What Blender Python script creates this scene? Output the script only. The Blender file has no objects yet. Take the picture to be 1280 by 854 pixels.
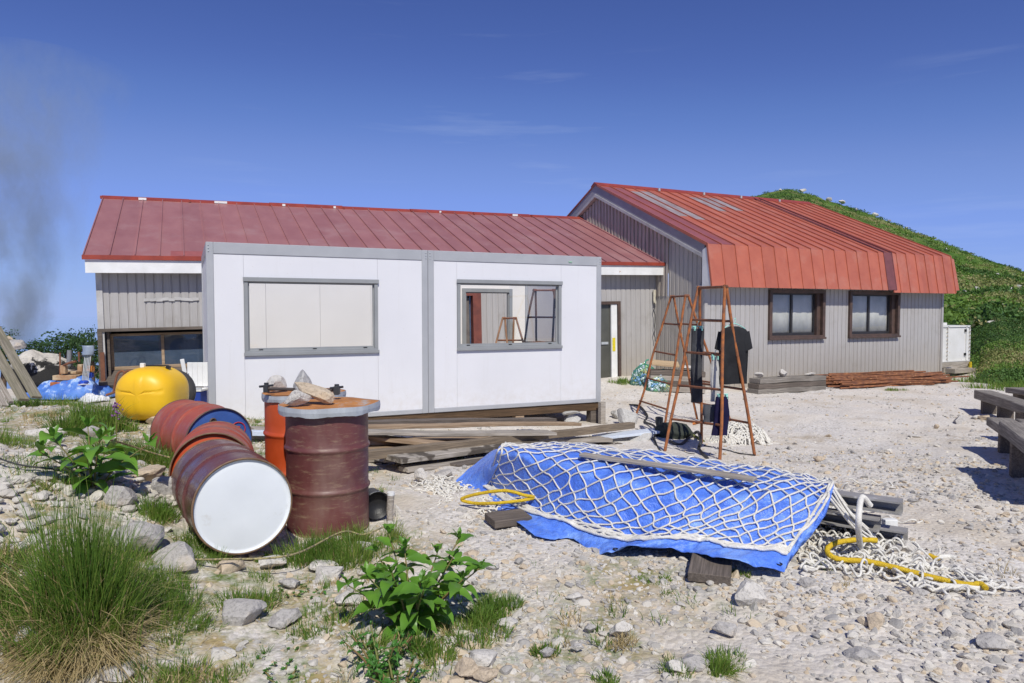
import bpy, bmesh, math, random
import numpy as np
from mathutils import Vector, Matrix, noise as mnoise

random.seed(7)
RNG = np.random.default_rng(11)
SC = bpy.context.scene
COL = SC.collection
PI = math.pi

# ------------------------------------------------------------------ camera model
FPX, PITCH, YAW, CAMZ = 872.86, 0.0425, 0.4369, 1.6
cy, sy, cp, sp = math.cos(YAW), math.sin(YAW), math.cos(PITCH), math.sin(PITCH)
CAM = np.array([0, 0, CAMZ])
FW = np.array([sy * cp, cy * cp, -sp]); UP = np.array([sy * sp, cy * sp, cp]); RT = np.array([cy, -sy, 0.0])

def ray(px, py):
    return FW + (px - 640) / FPX * RT - (py - 427) / FPX * UP
def P(px, py, d):
    return CAM + ray(px, py) * d
def on_y(px, py, Y):
    r = ray(px, py); return CAM + r * (Y / r[1])
def on_x(px, py, X):
    r = ray(px, py); return CAM + r * (X / r[0])
def on_z(px, py, z):
    r = ray(px, py); return CAM + r * ((z - CAMZ) / r[2])
def ss(a, b, x):
    t = np.clip((x - a) / (b - a), 0, 1); return t * t * (3 - 2 * t)

# ------------------------------------------------------------------ value noise
def _hash(ix, iy, seed):
    h = (ix.astype(np.int64) * 374761393 + iy.astype(np.int64) * 668265263 + seed * 1442695041) & 0x7fffffff
    h = ((h ^ (h >> 13)) * 1274126177) & 0x7fffffff
    return ((h ^ (h >> 16)) & 0xffff) / 65535.0
def vnoise(x, y, seed=0):
    ix, iy = np.floor(x), np.floor(y); fx, fy = x - ix, y - iy
    fx = fx * fx * (3 - 2 * fx); fy = fy * fy * (3 - 2 * fy)
    a = _hash(ix, iy, seed); b = _hash(ix + 1, iy, seed); c = _hash(ix, iy + 1, seed); d = _hash(ix + 1, iy + 1, seed)
    return (a + (b - a) * fx) * (1 - fy) + (c + (d - c) * fx) * fy - .5
def fbm(x, y, o=4, seed=0):
    s = 0; am = 1
    for k in range(o):
        s = s + am * vnoise(x * 2 ** k, y * 2 ** k, seed + k * 17); am *= .5
    return s

# ------------------------------------------------------------------ terrain
RIDGE = np.array([(-.6, 470, 60), (.0, 420, 130), (.15, 330, 160), (.3, 258, 165), (.395, 238, 160), (.43, 246, 157), (.47, 258, 152), (.51, 268, 147), (.55, 282, 140),
                  (.60, 300, 132), (.636, 314, 125), (.68, 328, 120), (.733, 342, 115), (.85, 366, 105), (1.1, 395, 95), (1.6, 430, 80), (4, 460, 70)], float)
def G(X, Y):
    X = np.asarray(X, float); Y = np.asarray(Y, float)
    a = X * cy - Y * sy; d = X * sy + Y * cy
    z = .05 - .28 * ss(5.5, 10, d) * ss(-2.5, 1.5, a)
    z = z + .47 * ss(-1.0, -5.0, a) * ss(2.0, 4.2, d) * (1 - ss(7.6, 10.5, d))
    z = z + .32 * ss(-1.5, -3.0, a) * ss(2.0, 3.0, d) * (1 - ss(4.3, 6.2, d))
    z = z + .20 * np.exp(-((X - 9.6) ** 2 / 7 + (Y - 14.6) ** 2 / 2.5))
    z = z - .26 * np.exp(-((X - 20.2) ** 2 / 3 + (Y - 13.6) ** 2 / 5))
    dd = np.maximum(d, .5); t = np.clip(a / dd, -3, 3.9)
    fall = -.14 * np.maximum(d - 14, 0) * ss(-.35, -.55, t) - .28 * np.maximum(d - 27, 0) - .25 * np.maximum(-a - 13, 0) * ss(2, 10, d)
    fall = fall - .2 * np.maximum(-d - 8, 0) - .12 * np.maximum(a - 30, 0) * (1 - ss(0, 10, d))
    ry = np.interp(t, RIDGE[:, 0], RIDGE[:, 1]); D = np.interp(t, RIDGE[:, 0], RIDGE[:, 2])
    hr = (390 - ry) / FPX * D + CAMZ
    d0 = 17 + 11 * (1 - ss(.655, .70, t))
    s = np.clip((d - d0) / (D - d0), 0, 1)
    hill = (hr - z) * (s ** 1.05) - .45 * np.maximum(d - D, 0)
    w = ss(.12, .32, t)
    return z + np.where(d > 2, fall * (1 - w) + hill * w, fall)
def hillmask(X, Y):
    a = X * cy - Y * sy; d = X * sy + Y * cy; t = a / np.maximum(d, .5)
    d0 = 17.3 + 8 * (1 - ss(.645, .70, t)) + .9 * fbm(X * .6, Y * .6, 3, 5)
    return (d > d0) & (t > .2) & (d > 2)
def gz(p):
    return float(G(p[0], p[1]))
def gnd(px, py, lift=0.0):
    z = 0.0
    for _ in range(12):
        p = on_z(px, py, z + lift); z = float(G(p[0], p[1]))
    return np.array([p[0], p[1], z + lift])

# ------------------------------------------------------------------ materials
def new_mat(name):
    m = bpy.data.materials.new(name); m.use_nodes = True
    nt = m.node_tree; b = nt.nodes['Principled BSDF']
    return m, nt, b
def N(nt, kind, **kw):
    n = nt.nodes.new(kind)
    for k, v in kw.items():
        if k in ('operation', 'blend_type', 'data_type', 'noise_dimensions', 'wave_type', 'bands_direction', 'feature', 'attribute_name', 'interpolation', 'distance'):
            setattr(n, k, v)
        else: n.inputs[k].default_value = v
    return n
def ramp(nt, fac, stops):
    r = nt.nodes.new('ShaderNodeValToRGB'); cr = r.color_ramp
    while len(cr.elements) > 1: cr.elements.remove(cr.elements[-1])
    for i, (p, c) in enumerate(stops):
        e = cr.elements[0] if i == 0 else cr.elements.new(p)
        e.position = p; e.color = (*c, 1) if len(c) == 3 else c
    nt.links.new(fac, r.inputs[0]); return r.outputs[0]
def coords(nt, scale=(1, 1, 1), kind='Object'):
    tc = nt.nodes.new('ShaderNodeTexCoord'); mp = nt.nodes.new('ShaderNodeMapping')
    mp.inputs['Scale'].default_value = scale
    nt.links.new(tc.outputs[kind], mp.inputs[0]); return mp.outputs[0]
def nz(nt, vec, scale, detail=4, rough=.55):
    n = N(nt, 'ShaderNodeTexNoise', Scale=scale, Detail=detail, Roughness=rough)
    nt.links.new(vec, n.inputs['Vector']); return n.outputs[0]
def mixc(nt, fac, a, b, mode='MIX'):
    m = nt.nodes.new('ShaderNodeMix'); m.data_type = 'RGBA'; m.blend_type = mode
    for s, v in ((m.inputs[0], fac), (m.inputs[6], a), (m.inputs[7], b)):
        if hasattr(v, 'is_output'): nt.links.new(v, s)
        elif isinstance(v, tuple): s.default_value = (*v, 1) if len(v) == 3 else v
        else: s.default_value = v
    return m.outputs[2]
def mul(c, k): return tuple(min(1, x * k) for x in c)
def M(name, c, c2=None, scale=6, rough=.6, bump=.15, bscale=40, metal=0, spec=.4, stretch=(1, 1, 1), spots=None, kind='Object', detail=4, pos=(.35, .65)):
    m, nt, b = new_mat(name)
    v = coords(nt, stretch, kind)
    c2 = c2 or mul(c, .75)
    col = ramp(nt, nz(nt, v, scale, detail), [(pos[0], c2), (pos[1], c)])
    if spots:
        sc, (lo, hi), sc_col = spots
        f = ramp(nt, nz(nt, v, sc, 6, .65), [(lo, (0, 0, 0)), (hi, (1, 1, 1))])
        col = mixc(nt, f, col, sc_col)
    nt.links.new(col, b.inputs['Base Color'])
    b.inputs['Roughness'].default_value = rough; b.inputs['Metallic'].default_value = metal
    b.inputs['Specular IOR Level'].default_value = spec
    if bump:
        bp = N(nt, 'ShaderNodeBump', Strength=bump, Distance=.02)
        nt.links.new(nz(nt, v, bscale, 5, .6), bp.inputs['Height']); nt.links.new(bp.outputs[0], b.inputs['Normal'])
    return m

def wood_mat(name, c, c2, c3=None):
    m, nt, b = new_mat(name)
    v = coords(nt, (.6, 14, 14))
    g = nz(nt, v, 5, 6, .65)
    col = ramp(nt, g, [(.28, mul(c2, .7)), (.45, c2), (.62, c)])
    v2 = coords(nt, (1, 1, 1))
    big = ramp(nt, nz(nt, v2, 1.6, 3), [(.4, (0, 0, 0)), (.62, (1, 1, 1))])
    col = mixc(nt, big, col, mixc(nt, .55, col, c3 or mul(c2, .8)))
    nt.links.new(col, b.inputs['Base Color']); b.inputs['Roughness'].default_value = .85; b.inputs['Specular IOR Level'].default_value = .2
    bp = N(nt, 'ShaderNodeBump', Strength=.5, Distance=.01); nt.links.new(g, bp.inputs['Height']); nt.links.new(bp.outputs[0], b.inputs['Normal'])
    return m

def glass_mat(name, tint=(.975, .98, .98), refl=.9, dust=0, dust_skyc=(.2, .25, .3)):
    m = bpy.data.materials.new(name); m.use_nodes = True; nt = m.node_tree
    for n in list(nt.nodes): nt.nodes.remove(n)
    out = nt.nodes.new('ShaderNodeOutputMaterial'); tr = nt.nodes.new('ShaderNodeBsdfTransparent'); gl = nt.nodes.new('ShaderNodeBsdfGlossy')
    tr.inputs[0].default_value = (*tint, 1); gl.inputs['Roughness'].default_value = .02; gl.inputs[0].default_value = (refl, refl, refl, 1)
    lw = nt.nodes.new('ShaderNodeLayerWeight'); pw = nt.nodes.new('ShaderNodeMath'); pw.operation = 'POWER'; pw.inputs[1].default_value = 5; nt.links.new(lw.outputs['Facing'], pw.inputs[0])
    fr = nt.nodes.new('ShaderNodeMath'); fr.operation = 'MULTIPLY_ADD'; fr.inputs[1].default_value = .92; fr.inputs[2].default_value = .045; nt.links.new(pw.outputs[0], fr.inputs[0]); mx = nt.nodes.new('ShaderNodeMixShader')
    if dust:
        df = nt.nodes.new('ShaderNodeBsdfDiffuse'); v = coords(nt); nt.links.new(ramp(nt, nz(nt, v, 3, 5), [(.35, mul(dust_skyc, .7)), (.65, dust_skyc)]), df.inputs[0])
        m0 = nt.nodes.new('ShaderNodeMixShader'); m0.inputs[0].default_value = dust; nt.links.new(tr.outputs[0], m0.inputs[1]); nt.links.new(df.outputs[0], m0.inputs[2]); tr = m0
    nt.links.new(fr.outputs[0], mx.inputs[0]); nt.links.new(tr.outputs[0], mx.inputs[1]); nt.links.new(gl.outputs[0], mx.inputs[2]); nt.links.new(mx.outputs[0], out.inputs[0])
    return m

def leaf_mat(name, c, c2, trans=.25, rough=.5, scale=3):
    m, nt, b = new_mat(name)
    v = coords(nt)
    col = ramp(nt, nz(nt, v, scale, 3), [(.35, c2), (.65, c)])
    nt.links.new(col, b.inputs['Base Color']); b.inputs['Roughness'].default_value = rough; b.inputs['Specular IOR Level'].default_value = .35
    tl = nt.nodes.new('ShaderNodeBsdfTranslucent'); nt.links.new(mixc(nt, .35, col, (.35, .45, .02)), tl.inputs[0])
    mx = nt.nodes.new('ShaderNodeMixShader'); mx.inputs[0].default_value = trans
    out = nt.nodes['Material Output']
    nt.links.new(b.outputs[0], mx.inputs[1]); nt.links.new(tl.outputs[0], mx.inputs[2]); nt.links.new(mx.outputs[0], out.inputs[0])
    return m

# ------------------------------------------------------------------ object helpers
def tag(o, label=None, cat=None, group=None, kind=None):
    if label: o['label'] = label
    if cat: o['category'] = cat
    if group: o['group'] = group
    if kind: o['kind'] = kind
    return o
def thing(name, label, cat, loc=(0, 0, 0), group=None, rotz=0):
    o = bpy.data.objects.new(name, None); COL.objects.link(o)
    o.empty_display_size = .1; o.location = tuple(map(float, loc)); o.rotation_euler = (0, 0, rotz)
    return tag(o, label, cat, group)
def base_of(o):
    v = Vector((0, 0, 0))
    while o is not None: v += o.location; o = o.parent
    return v

class MB:
    """collects shapes; build() links them as ONE mesh object"""
    S = 1.0                                    # scale about the eye point, to slide a wall nearer or farther
    def __init__(s): s.v = []; s.f = []; s.n = 0; s.sm = []
    def add(s, verts, faces, smooth=False):
        verts = [tuple(map(float, p)) for p in verts]
        s.v += verts; s.f += [tuple(i + s.n for i in f) for f in faces]; s.sm += [smooth] * len(faces); s.n += len(verts); return s
    def box(s, c, size, rz=0, M4=None):
        hx, hy, hz = size[0] / 2, size[1] / 2, size[2] / 2
        vs = [Vector((x, y, z)) for z in (-hz, hz) for y in (-hy, hy) for x in (-hx, hx)]
        R = M4 if M4 is not None else Matrix.Rotation(rz, 4, 'Z')
        vs = [R @ v + Vector(c) for v in vs]
        return s.add(vs, [(0, 2, 3, 1), (4, 5, 7, 6), (0, 1, 5, 4), (2, 6, 7, 3), (0, 4, 6, 2), (1, 3, 7, 5)])
    def b(s, x0, x1, y0, y1, z0, z1):
        return s.box(((x0 + x1) / 2, (y0 + y1) / 2, (z0 + z1) / 2), (abs(x1 - x0), abs(y1 - y0), abs(z1 - z0)))
    def bar(s, p0, p1, w, h, up=(0, 0, 1)):
        p0, p1 = Vector(p0), Vector(p1); d = p1 - p0; L = d.length; d.normalize()
        up = Vector(up)
        if abs(d.dot(up)) > .98: up = Vector((1, 0, 0))
        r = d.cross(up).normalized(); u = r.cross(d)
        R = Matrix((d, r, u)).transposed().to_4x4()
        return s.box((p0 + p1) / 2, (L, w, h), M4=R)
    def tube(s, pts, r, n=8, cap=True, closed=False):
        pts = [Vector(p) for p in pts]; m = len(pts); rs = r if hasattr(r, '__len__') else [r] * m
        t0 = (pts[1] - pts[0]).normalized(); nn = t0.orthogonal().normalized(); vs = []
        for i in range(m):
            if closed: t = pts[(i + 1) % m] - pts[i - 1]
            else: t = pts[min(i + 1, m - 1)] - pts[max(i - 1, 0)]
            if t.length < 1e-9: t = t0.copy()
            t.normalize(); nn = nn - t * nn.dot(t)
            if nn.length < 1e-6: nn = t.orthogonal()
            nn.normalize(); bb = t.cross(nn)
            for k in range(n):
                a = 2 * PI * k / n; vs.append(pts[i] + (nn * math.cos(a) + bb * math.sin(a)) * rs[i])
        fs = []
        for i in range(m if closed else m - 1):
            j = (i + 1) % m
            for k in range(n):
                k2 = (k + 1) % n; fs.append((i * n + k, i * n + k2, j * n + k2, j * n + k))
        s.add(vs, fs, True)
        if cap and not closed:
            s.add(vs[:n][::-1], [tuple(range(n))]); s.add(vs[-n:], [tuple(range(n))])
        return s
    def lathe(s, prof, n=32, M4=None, smooth=True):
        M4 = M4 or Matrix(); vs = []
        for (r, z) in prof:
            for k in range(n):
                a = 2 * PI * k / n; vs.append(M4 @ Vector((r * math.cos(a), r * math.sin(a), z)))
        fs = [(i * n + k, i * n + (k + 1) % n, (i + 1) * n + (k + 1) % n, (i + 1) * n + k) for i in range(len(prof) - 1) for k in range(n)]
        return s.add(vs, fs, smooth)
    def poly(s, pts, ext):
        """closed polygon extruded by vector ext"""
        pts = [Vector(p) for p in pts]; e = Vector(ext); n = len(pts)
        vs = pts + [p + e for p in pts]
        return s.add(vs, [tuple(range(n))[::-1], tuple(range(n, 2 * n))] + [(i, (i + 1) % n, n + (i + 1) % n, n + i) for i in range(n)])
    def grid(s, A, smooth=True, closed_u=False):
        A = np.asarray(A); a, b = A.shape[:2]
        fs = [(i * b + j, i * b + (j + 1) % b, ((i + 1) % a) * b + (j + 1) % b, ((i + 1) % a) * b + j) for i in range(a if closed_u else a - 1) for j in range(b - 1)]
        return s.add(A.reshape(-1, 3), fs, smooth)
    def loft(s, rings, cap=True):
        A = np.asarray(rings, float); a, b = A.shape[:2]
        s.add(A.reshape(-1, 3), [(i * b + j, i * b + (j + 1) % b, (i + 1) * b + (j + 1) % b, (i + 1) * b + j) for i in range(a - 1) for j in range(b)], True)
        if cap:
            s.add(A[0][::-1], [tuple(range(b))]); s.add(A[-1], [tuple(range(b))])
        return s
    def build(s, name, mat, parent=None, bevel=0, local=False, origin=None, solid=0, seg=1):
        me = bpy.data.meshes.new(name)
        v = np.array(s.v, float).reshape(-1, 3)
        if MB.S != 1: v = CAM + (v - CAM) * MB.S
        off = Vector((0, 0, 0))
        if parent is not None and not local: off = base_of(parent)
        if origin is not None: off = Vector(tuple(map(float, origin)))
        v = v - np.array(off)
        me.from_pydata(v.tolist(), [], s.f); me.update()
        me.polygons.foreach_set('use_smooth', s.sm)
        o = bpy.data.objects.new(name, me); COL.objects.link(o)
        if mat: me.materials.append(mat)
        if parent is not None: o.parent = parent
        if origin is not None: o.location = off
        if bevel:
            md = o.modifiers.new('bevel', 'BEVEL'); md.width = bevel; md.segments = seg; md.limit_method = 'ANGLE'; md.angle_limit = .7
        if solid:
            md = o.modifiers.new('solid', 'SOLIDIFY'); md.thickness = solid; md.offset = 0
        return o
def np_mesh(name, V, F, mat, smooth=False, parent=None, origin=None):
    """fast mesh from numpy verts (n,3) and equal-sized faces (m,k)"""
    V = np.asarray(V, np.float64); F = np.asarray(F, np.int32); k = F.shape[1]
    off = np.zeros(3)
    if parent is not None: off = np.array(base_of(parent))
    if origin is not None: off = np.array(origin, float)
    me = bpy.data.meshes.new(name)
    me.vertices.add(len(V)); me.vertices.foreach_set('co', (V - off).astype(np.float32).ravel())
    me.loops.add(F.size); me.loops.foreach_set('vertex_index', F.ravel())
    me.polygons.add(len(F)); me.polygons.foreach_set('loop_start', np.arange(0, F.size, k, dtype=np.int32))
    me.polygons.foreach_set('use_smooth', np.full(len(F), smooth)); me.update(calc_edges=True); me.validate()
    o = bpy.data.objects.new(name, me); COL.objects.link(o)
    if mat: me.materials.append(mat)
    if parent is not None: o.parent = parent
    if origin is not None: o.location = tuple(off)
    return o
def dup(root, loc=None, rot=None, label=None, name=None):
    r = root.copy(); COL.objects.link(r)
    if loc is not None: r.location = tuple(map(float, loc))
    if rot is not None: r.rotation_euler = rot
    if label: r['label'] = label
    for ch in list(root.children):
        c = ch.copy(); COL.objects.link(c); c.parent = r
        for g in ch.children:
            d = g.copy(); COL.objects.link(d); d.parent = c
    return r
# ================================================================== materials
def roof_mat(name, c, c2, grey, seed, pitch=.4, ph=0.0):
    m, nt, b = new_mat(name)
    v = coords(nt); v2 = coords(nt, (1, .25, 1))
    col = ramp(nt, nz(nt, v2, 3.0, 5), [(.3, c2), (.7, c)])
    sx_ = nt.nodes.new('ShaderNodeSeparateXYZ'); nt.links.new(v, sx_.inputs[0]); fl = nt.nodes.new('ShaderNodeMath'); fl.operation = 'MULTIPLY_ADD'; fl.inputs[1].default_value = 1 / pitch; fl.inputs[2].default_value = ph; nt.links.new(sx_.outputs[0], fl.inputs[0])
    f2 = nt.nodes.new('ShaderNodeMath'); f2.operation = 'FLOOR'; nt.links.new(fl.outputs[0], f2.inputs[0]); wn = nt.nodes.new('ShaderNodeTexWhiteNoise'); wn.noise_dimensions = '1D'; nt.links.new(f2.outputs[0], wn.inputs['W'])
    col = mixc(nt, 1.0, col, ramp(nt, wn.outputs['Value'], [(0, (.93, .93, .94)), (1, (1.05, 1.04, 1.04))]), 'MULTIPLY')      # each sheet faded a little differently
    f = ramp(nt, nz(nt, v, 1.1 + seed * .1, 5, .7), [(.52, (0, 0, 0)), (.75, (.75, .75, .75))])
    col = mixc(nt, f, col, grey)
    sp = ramp(nt, nz(nt, v, 26, 4, .7), [(.68, (0, 0, 0)), (.74, (1, 1, 1))])
    col = mixc(nt, sp, col, mul(c2, .55))
    nt.links.new(col, b.inputs['Base Color']); b.inputs['Roughness'].default_value = .42; b.inputs['Specular IOR Level'].default_value = .45
    bp = N(nt, 'ShaderNodeBump', Strength=.25, Distance=.03); nt.links.new(nz(nt, v, 2.6, 2), bp.inputs['Height']); nt.links.new(bp.outputs[0], b.inputs['Normal'])
    return m
def siding_mat(name, c, c2, dirt):
    m, nt, b = new_mat(name)
    v = coords(nt); vs = coords(nt, (9, 9, .5))
    col = ramp(nt, nz(nt, vs, 2.2, 5, .6), [(.3, c2), (.68, c)])
    f = ramp(nt, nz(nt, v, 2.4, 6, .7), [(.55, (0, 0, 0)), (.8, (.8, .8, .8))])
    col = mixc(nt, f, col, dirt)
    sep = nt.nodes.new('ShaderNodeSeparateXYZ'); nt.links.new(v, sep.inputs[0])
    mr = nt.nodes.new('ShaderNodeMapRange'); mr.inputs[1].default_value = -.1; mr.inputs[2].default_value = .9; mr.inputs[3].default_value = .55; mr.inputs[4].default_value = 0
    nt.links.new(sep.outputs[2], mr.inputs[0])
    col = mixc(nt, mr.outputs[0], col, (.33, .28, .21))       # splashed mud on the lowest metre
    nt.links.new(col, b.inputs['Base Color']); b.inputs['Roughness'].default_value = .55; b.inputs['Specular IOR Level'].default_value = .35
    bp = N(nt, 'ShaderNodeBump', Strength=.2, Distance=.02); nt.links.new(nz(nt, v, 5, 3), bp.inputs['Height']); nt.links.new(bp.outputs[0], b.inputs['Normal'])
    return m
ROOF_A = roof_mat('annex_roof_paint', (.34, .155, .15), (.285, .12, .12), (.37, .215, .21), 1, .4, 6.595 / .4)
ROOF_B = roof_mat('hut_roof_paint', (.46, .14, .085), (.39, .11, .068), (.46, .20, .145), 4, .404, 4.218 / .404)
ROOF_EDGE = M('red_edge', (.34, .06, .035), (.24, .045, .03), scale=4, rough=.4)
ROOF_DARK = M('old_red', (.20, .07, .07), (.15, .055, .055), scale=5, rough=.45)
ROOF_GREY = M('bare_roof_steel', (.36, .33, .34), (.26, .2, .2), scale=5, rough=.42, stretch=(1, .3, 1))
FASCIA = M('white_board', (.80, .80, .79), (.68, .68, .66), scale=3, rough=.6, spots=(9, (.66, .74), (.45, .25, .12)))
SIDING = siding_mat('grey_siding', (.43, .415, .405), (.365, .35, .34), (.31, .29, .265))
SIDING_G = siding_mat('old_gable_siding', (.50, .465, .42), (.37, .345, .31), (.26, .24, .20))
SIDING_D = M('dark_gable_siding', (.54, .48, .41), (.34, .30, .255), scale=3, rough=.5, stretch=(6, 6, .5))
TRIM = M('grey_trim', (.52, .51, .50), (.40, .39, .38), scale=3, rough=.6, spots=(12, (.62, .72), (.25, .22, .2)))
BARGE = M('barge_grey', (.34, .33, .36), (.27, .26, .28), scale=2, rough=.5)
WFRAME = M('brown_sash', (.105, .065, .052), (.065, .045, .038), scale=8, rough=.55)
DARKWOOD = wood_mat('dark_weathered_timber', (.20, .165, .14), (.12, .10, .085))
GREYWOOD = wood_mat('grey_weathered_timber', (.50, .455, .40), (.30, .265, .225))
TANWOOD = wood_mat('tan_timber', (.48, .36, .25), (.30, .21, .135))
BROWNWOOD = wood_mat('brown_beam', (.155, .095, .055), (.085, .055, .033))
PALEWOOD = wood_mat('pale_sawn_timber', (.62, .47, .30), (.48, .35, .21))
BLACKWOOD = wood_mat('dark_bench_timber', (.33, .30, .265), (.19, .17, .15))
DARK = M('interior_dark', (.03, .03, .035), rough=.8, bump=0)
GLASS = glass_mat('window_glass')
GLASS_D = glass_mat('dark_window_glass', (.55, .62, .70), 1.0, .42, (.14, .20, .30))  # blue diffuse film: dust plus a painted-in sky reflection
CURTAIN = M('pale_curtain', (.60, .59, .55), (.42, .42, .38), scale=2, rough=.8, stretch=(1, 1, .7), bump=.3, bscale=6)
def panel_mat():
    m, nt, b = new_mat('white_panel'); v = coords(nt)
    col = ramp(nt, nz(nt, v, 1.2, 4), [(.35, (.68, .68, .705)), (.65, (.71, .71, .735))])
    st = ramp(nt, nz(nt, coords(nt, (7, 7, .45)), 1.3, 5, .65), [(.58, (0, 0, 0)), (.78, (.2, .2, .2))]); col = mixc(nt, st, col, (.52, .50, .47))        # faint run marks
    sp = ramp(nt, nz(nt, v, 38, 3, .6), [(.70, (0, 0, 0)), (.76, (.5, .5, .5))]); col = mixc(nt, sp, col, (.42, .36, .30))
    sep = nt.nodes.new('ShaderNodeSeparateXYZ'); nt.links.new(v, sep.inputs[0]); mr = nt.nodes.new('ShaderNodeMapRange'); nt.links.new(sep.outputs[2], mr.inputs[0]); mr.inputs[1].default_value = .06; mr.inputs[2].default_value = .5; mr.inputs[3].default_value = .3; mr.inputs[4].default_value = 0
    ds = nt.nodes.new('ShaderNodeMath'); ds.operation = 'MULTIPLY'; nt.links.new(mr.outputs[0], ds.inputs[0]); nt.links.new(ramp(nt, nz(nt, v, 9, 5, .65), [(.42, (0, 0, 0)), (.7, (1, 1, 1))]), ds.inputs[1]); col = mixc(nt, ds.outputs[0], col, (.50, .44, .36))   # mud splashed on the foot
    nt.links.new(col, b.inputs['Base Color']); b.inputs['Roughness'].default_value = .4; b.inputs['Specular IOR Level'].default_value = .4
    bp = N(nt, 'ShaderNodeBump', Strength=.06, Distance=.02); nt.links.new(nz(nt, v, 2.5, 2), bp.inputs['Height']); nt.links.new(bp.outputs[0], b.inputs['Normal']); return m
WHITEPANEL = panel_mat()
INNERPANEL = M('cream_panel', (.80, .77, .74), (.76, .73, .70), scale=1.5, rough=.5, bump=.03, bscale=3)
ALU = M('grey_aluminium', (.40, .41, .43), (.36, .37, .39), scale=3, rough=.38, spec=.5, bump=.04)
ALU_D = M('window_aluminium', (.30, .31, .315), (.26, .27, .275), scale=3, rough=.35, bump=.03)
BLACKP = M('black_plastic', (.02, .02, .022), rough=.45)
STEEL = M('galvanised', (.50, .53, .55), (.36, .38, .40), scale=7, rough=.55, metal=.15, stretch=(1, 1, .4))

def siding(mb, axis, pos, u0, u1, zb, ztop, pitch, depth, holes=(), groove=.022, jitter=0):
    """ribbed metal sheet in the plane x=pos ('y' axis) or y=pos ('x' axis), facing -; holes are (u0,u1,z0,z1)"""
    zt = ztop if callable(ztop) else (lambda u: ztop)
    prof = []; u = u0
    while u < u1 - 1e-6:
        p = min(pitch, u1 - u)
        prof += [(u, 0), (u + max(p - groove - .008, .001), 0)]
        if p > groove + .02: prof += [(u + p - groove, depth), (u + p - .008, depth)]
        u += pitch
    prof.append((u1, 0))
    us = np.array([p[0] for p in prof]); of = np.array([p[1] for p in prof])
    for h in holes:
        for e in h[:2]:
            if u0 < e < u1:
                o = np.interp(e, us, of); k = np.searchsorted(us, e); us = np.insert(us, k, e); of = np.insert(of, k, o)
    for i in range(len(us) - 1):
        a, b = us[i], us[i + 1]
        if b - a < 1e-6: continue
        m = (a + b) / 2; cuts = sorted([(h[2], h[3]) for h in holes if h[0] < m < h[1]])
        segs = []; z = zb
        for c in cuts: segs.append((z, c[0])); z = c[1]
        segs.append((z, None))
        for (s0, s1) in segs:
            ta, tb = (zt(a), zt(b)) if s1 is None else (s1, s1)
            if min(ta, tb) <= s0: continue
            q = [(a, of[i], s0), (b, of[i + 1], s0), (b, of[i + 1], tb), (a, of[i], ta)]
            if axis == 'x': mb.add([(x, pos + o, z) for x, o, z in q], [(0, 1, 2, 3)])
            else: mb.add([(pos + o, x, z) for x, o, z in q], [(3, 2, 1, 0)])
    return mb
def frame(mb, x0, x1, y0, y1, z0, z1, w, wb=None):
    """rectangular frame of bars of width w around the opening x0..x1, z0..z1 (outer size), between y0 and y1"""
    wb = wb or w
    mb.b(x0, x1, y0, y1, z1 - w, z1); mb.b(x0, x1, y0, y1, z0, z0 + wb)
    mb.b(x0, x0 + w, y0, y1, z0 + wb, z1 - w); mb.b(x1 - w, x1, y0, y1, z0 + wb, z1 - w); return mb
def slope_sheet(mb, x0, x1, pA, pB, th=.03):
    """sheet between profile points pA=(y,z) and pB, top face on them"""
    (ya, za), (yb, zb) = pA, pB
    return mb.poly([(x0, ya, za), (x0, yb, zb), (x0, yb, zb - th), (x0, ya, za - th)], (x1 - x0, 0, 0))
def seams(mb, xs, prof, h=.03, w=.018):
    for x in xs:
        for (ya, za), (yb, zb) in zip(prof[:-1], prof[1:]):
            mb.bar((x, ya, za + h * .45), (x, yb, zb + h * .45), w, h, up=(0, -.2, 1))

# ================================================================== annex (long low building with red roof)
TILT = .019
AX = thing('mountain_hut_annex', 'long low grey annex with a dull pink red metal roof behind the white cabin', 'building', (5, 14.87, 0))
AX.rotation_euler.y = -TILT
AL, AR = -1.57, 11.06; AE = (14.315, 2.713); ARg = (18.357, 4.323)
w1 = (-1.45, .62, .47, 1.41); dr2 = (4.72, 6.16, -.3, 2.02); dr1 = (9.2, 9.96, -.3, 1.775)
MB.S = .984
mb = MB(); siding(mb, 'x', 14.87, -1.36, 11.09, -.6, 2.55, .148, .016, (w1, dr2, dr1)); ax_wall = mb.build('wall', SIDING, AX)
mb = MB(); siding(mb, 'y', -1.40, 14.9, 21.8, -1.2, lambda u: 2.5 + (ARg[1] - .08 - 2.5) * (1 - abs(u - 18.357) / 3.5), .148, .016)
mb.build('gable_wall', SIDING, AX)
mb = MB(); mb.b(-1.44, -1.34, 14.835, 14.90, -.6, 2.55); mb.build('corner_trim', TRIM, AX)
MB.S = 1
mb = MB()
slope_sheet(mb, AL, AR, AE, ARg); slope_sheet(mb, AL, AR, (22.4, 2.713), (18.36, 4.323))
seams(mb, [AL + .012 + .4 * i for i in range(32)], [AE, (ARg[0] - .1, ARg[1] - .04)])
ax_roof = mb.build('roof', ROOF_A, AX)
mb = MB()
for k in range(7):
    a = AL - .02 + k * 1.8; b = min(a + 1.795, AR)
    dz = .012 * random.uniform(-1, 1)
    mb.poly([(a, 18.20, 4.285 + dz), (a, 18.36, 4.365 + dz), (a, 18.52, 4.285 + dz), (a, 18.52, 4.255), (a, 18.36, 4.33), (a, 18.20, 4.255)], (b - a, 0, 0))
    mb.b(a - .02, a + .03, 18.17, 18.24, 4.262, 4.325)
rc = mb.build('ridge_cap', ROOF_EDGE, ax_roof)
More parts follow.
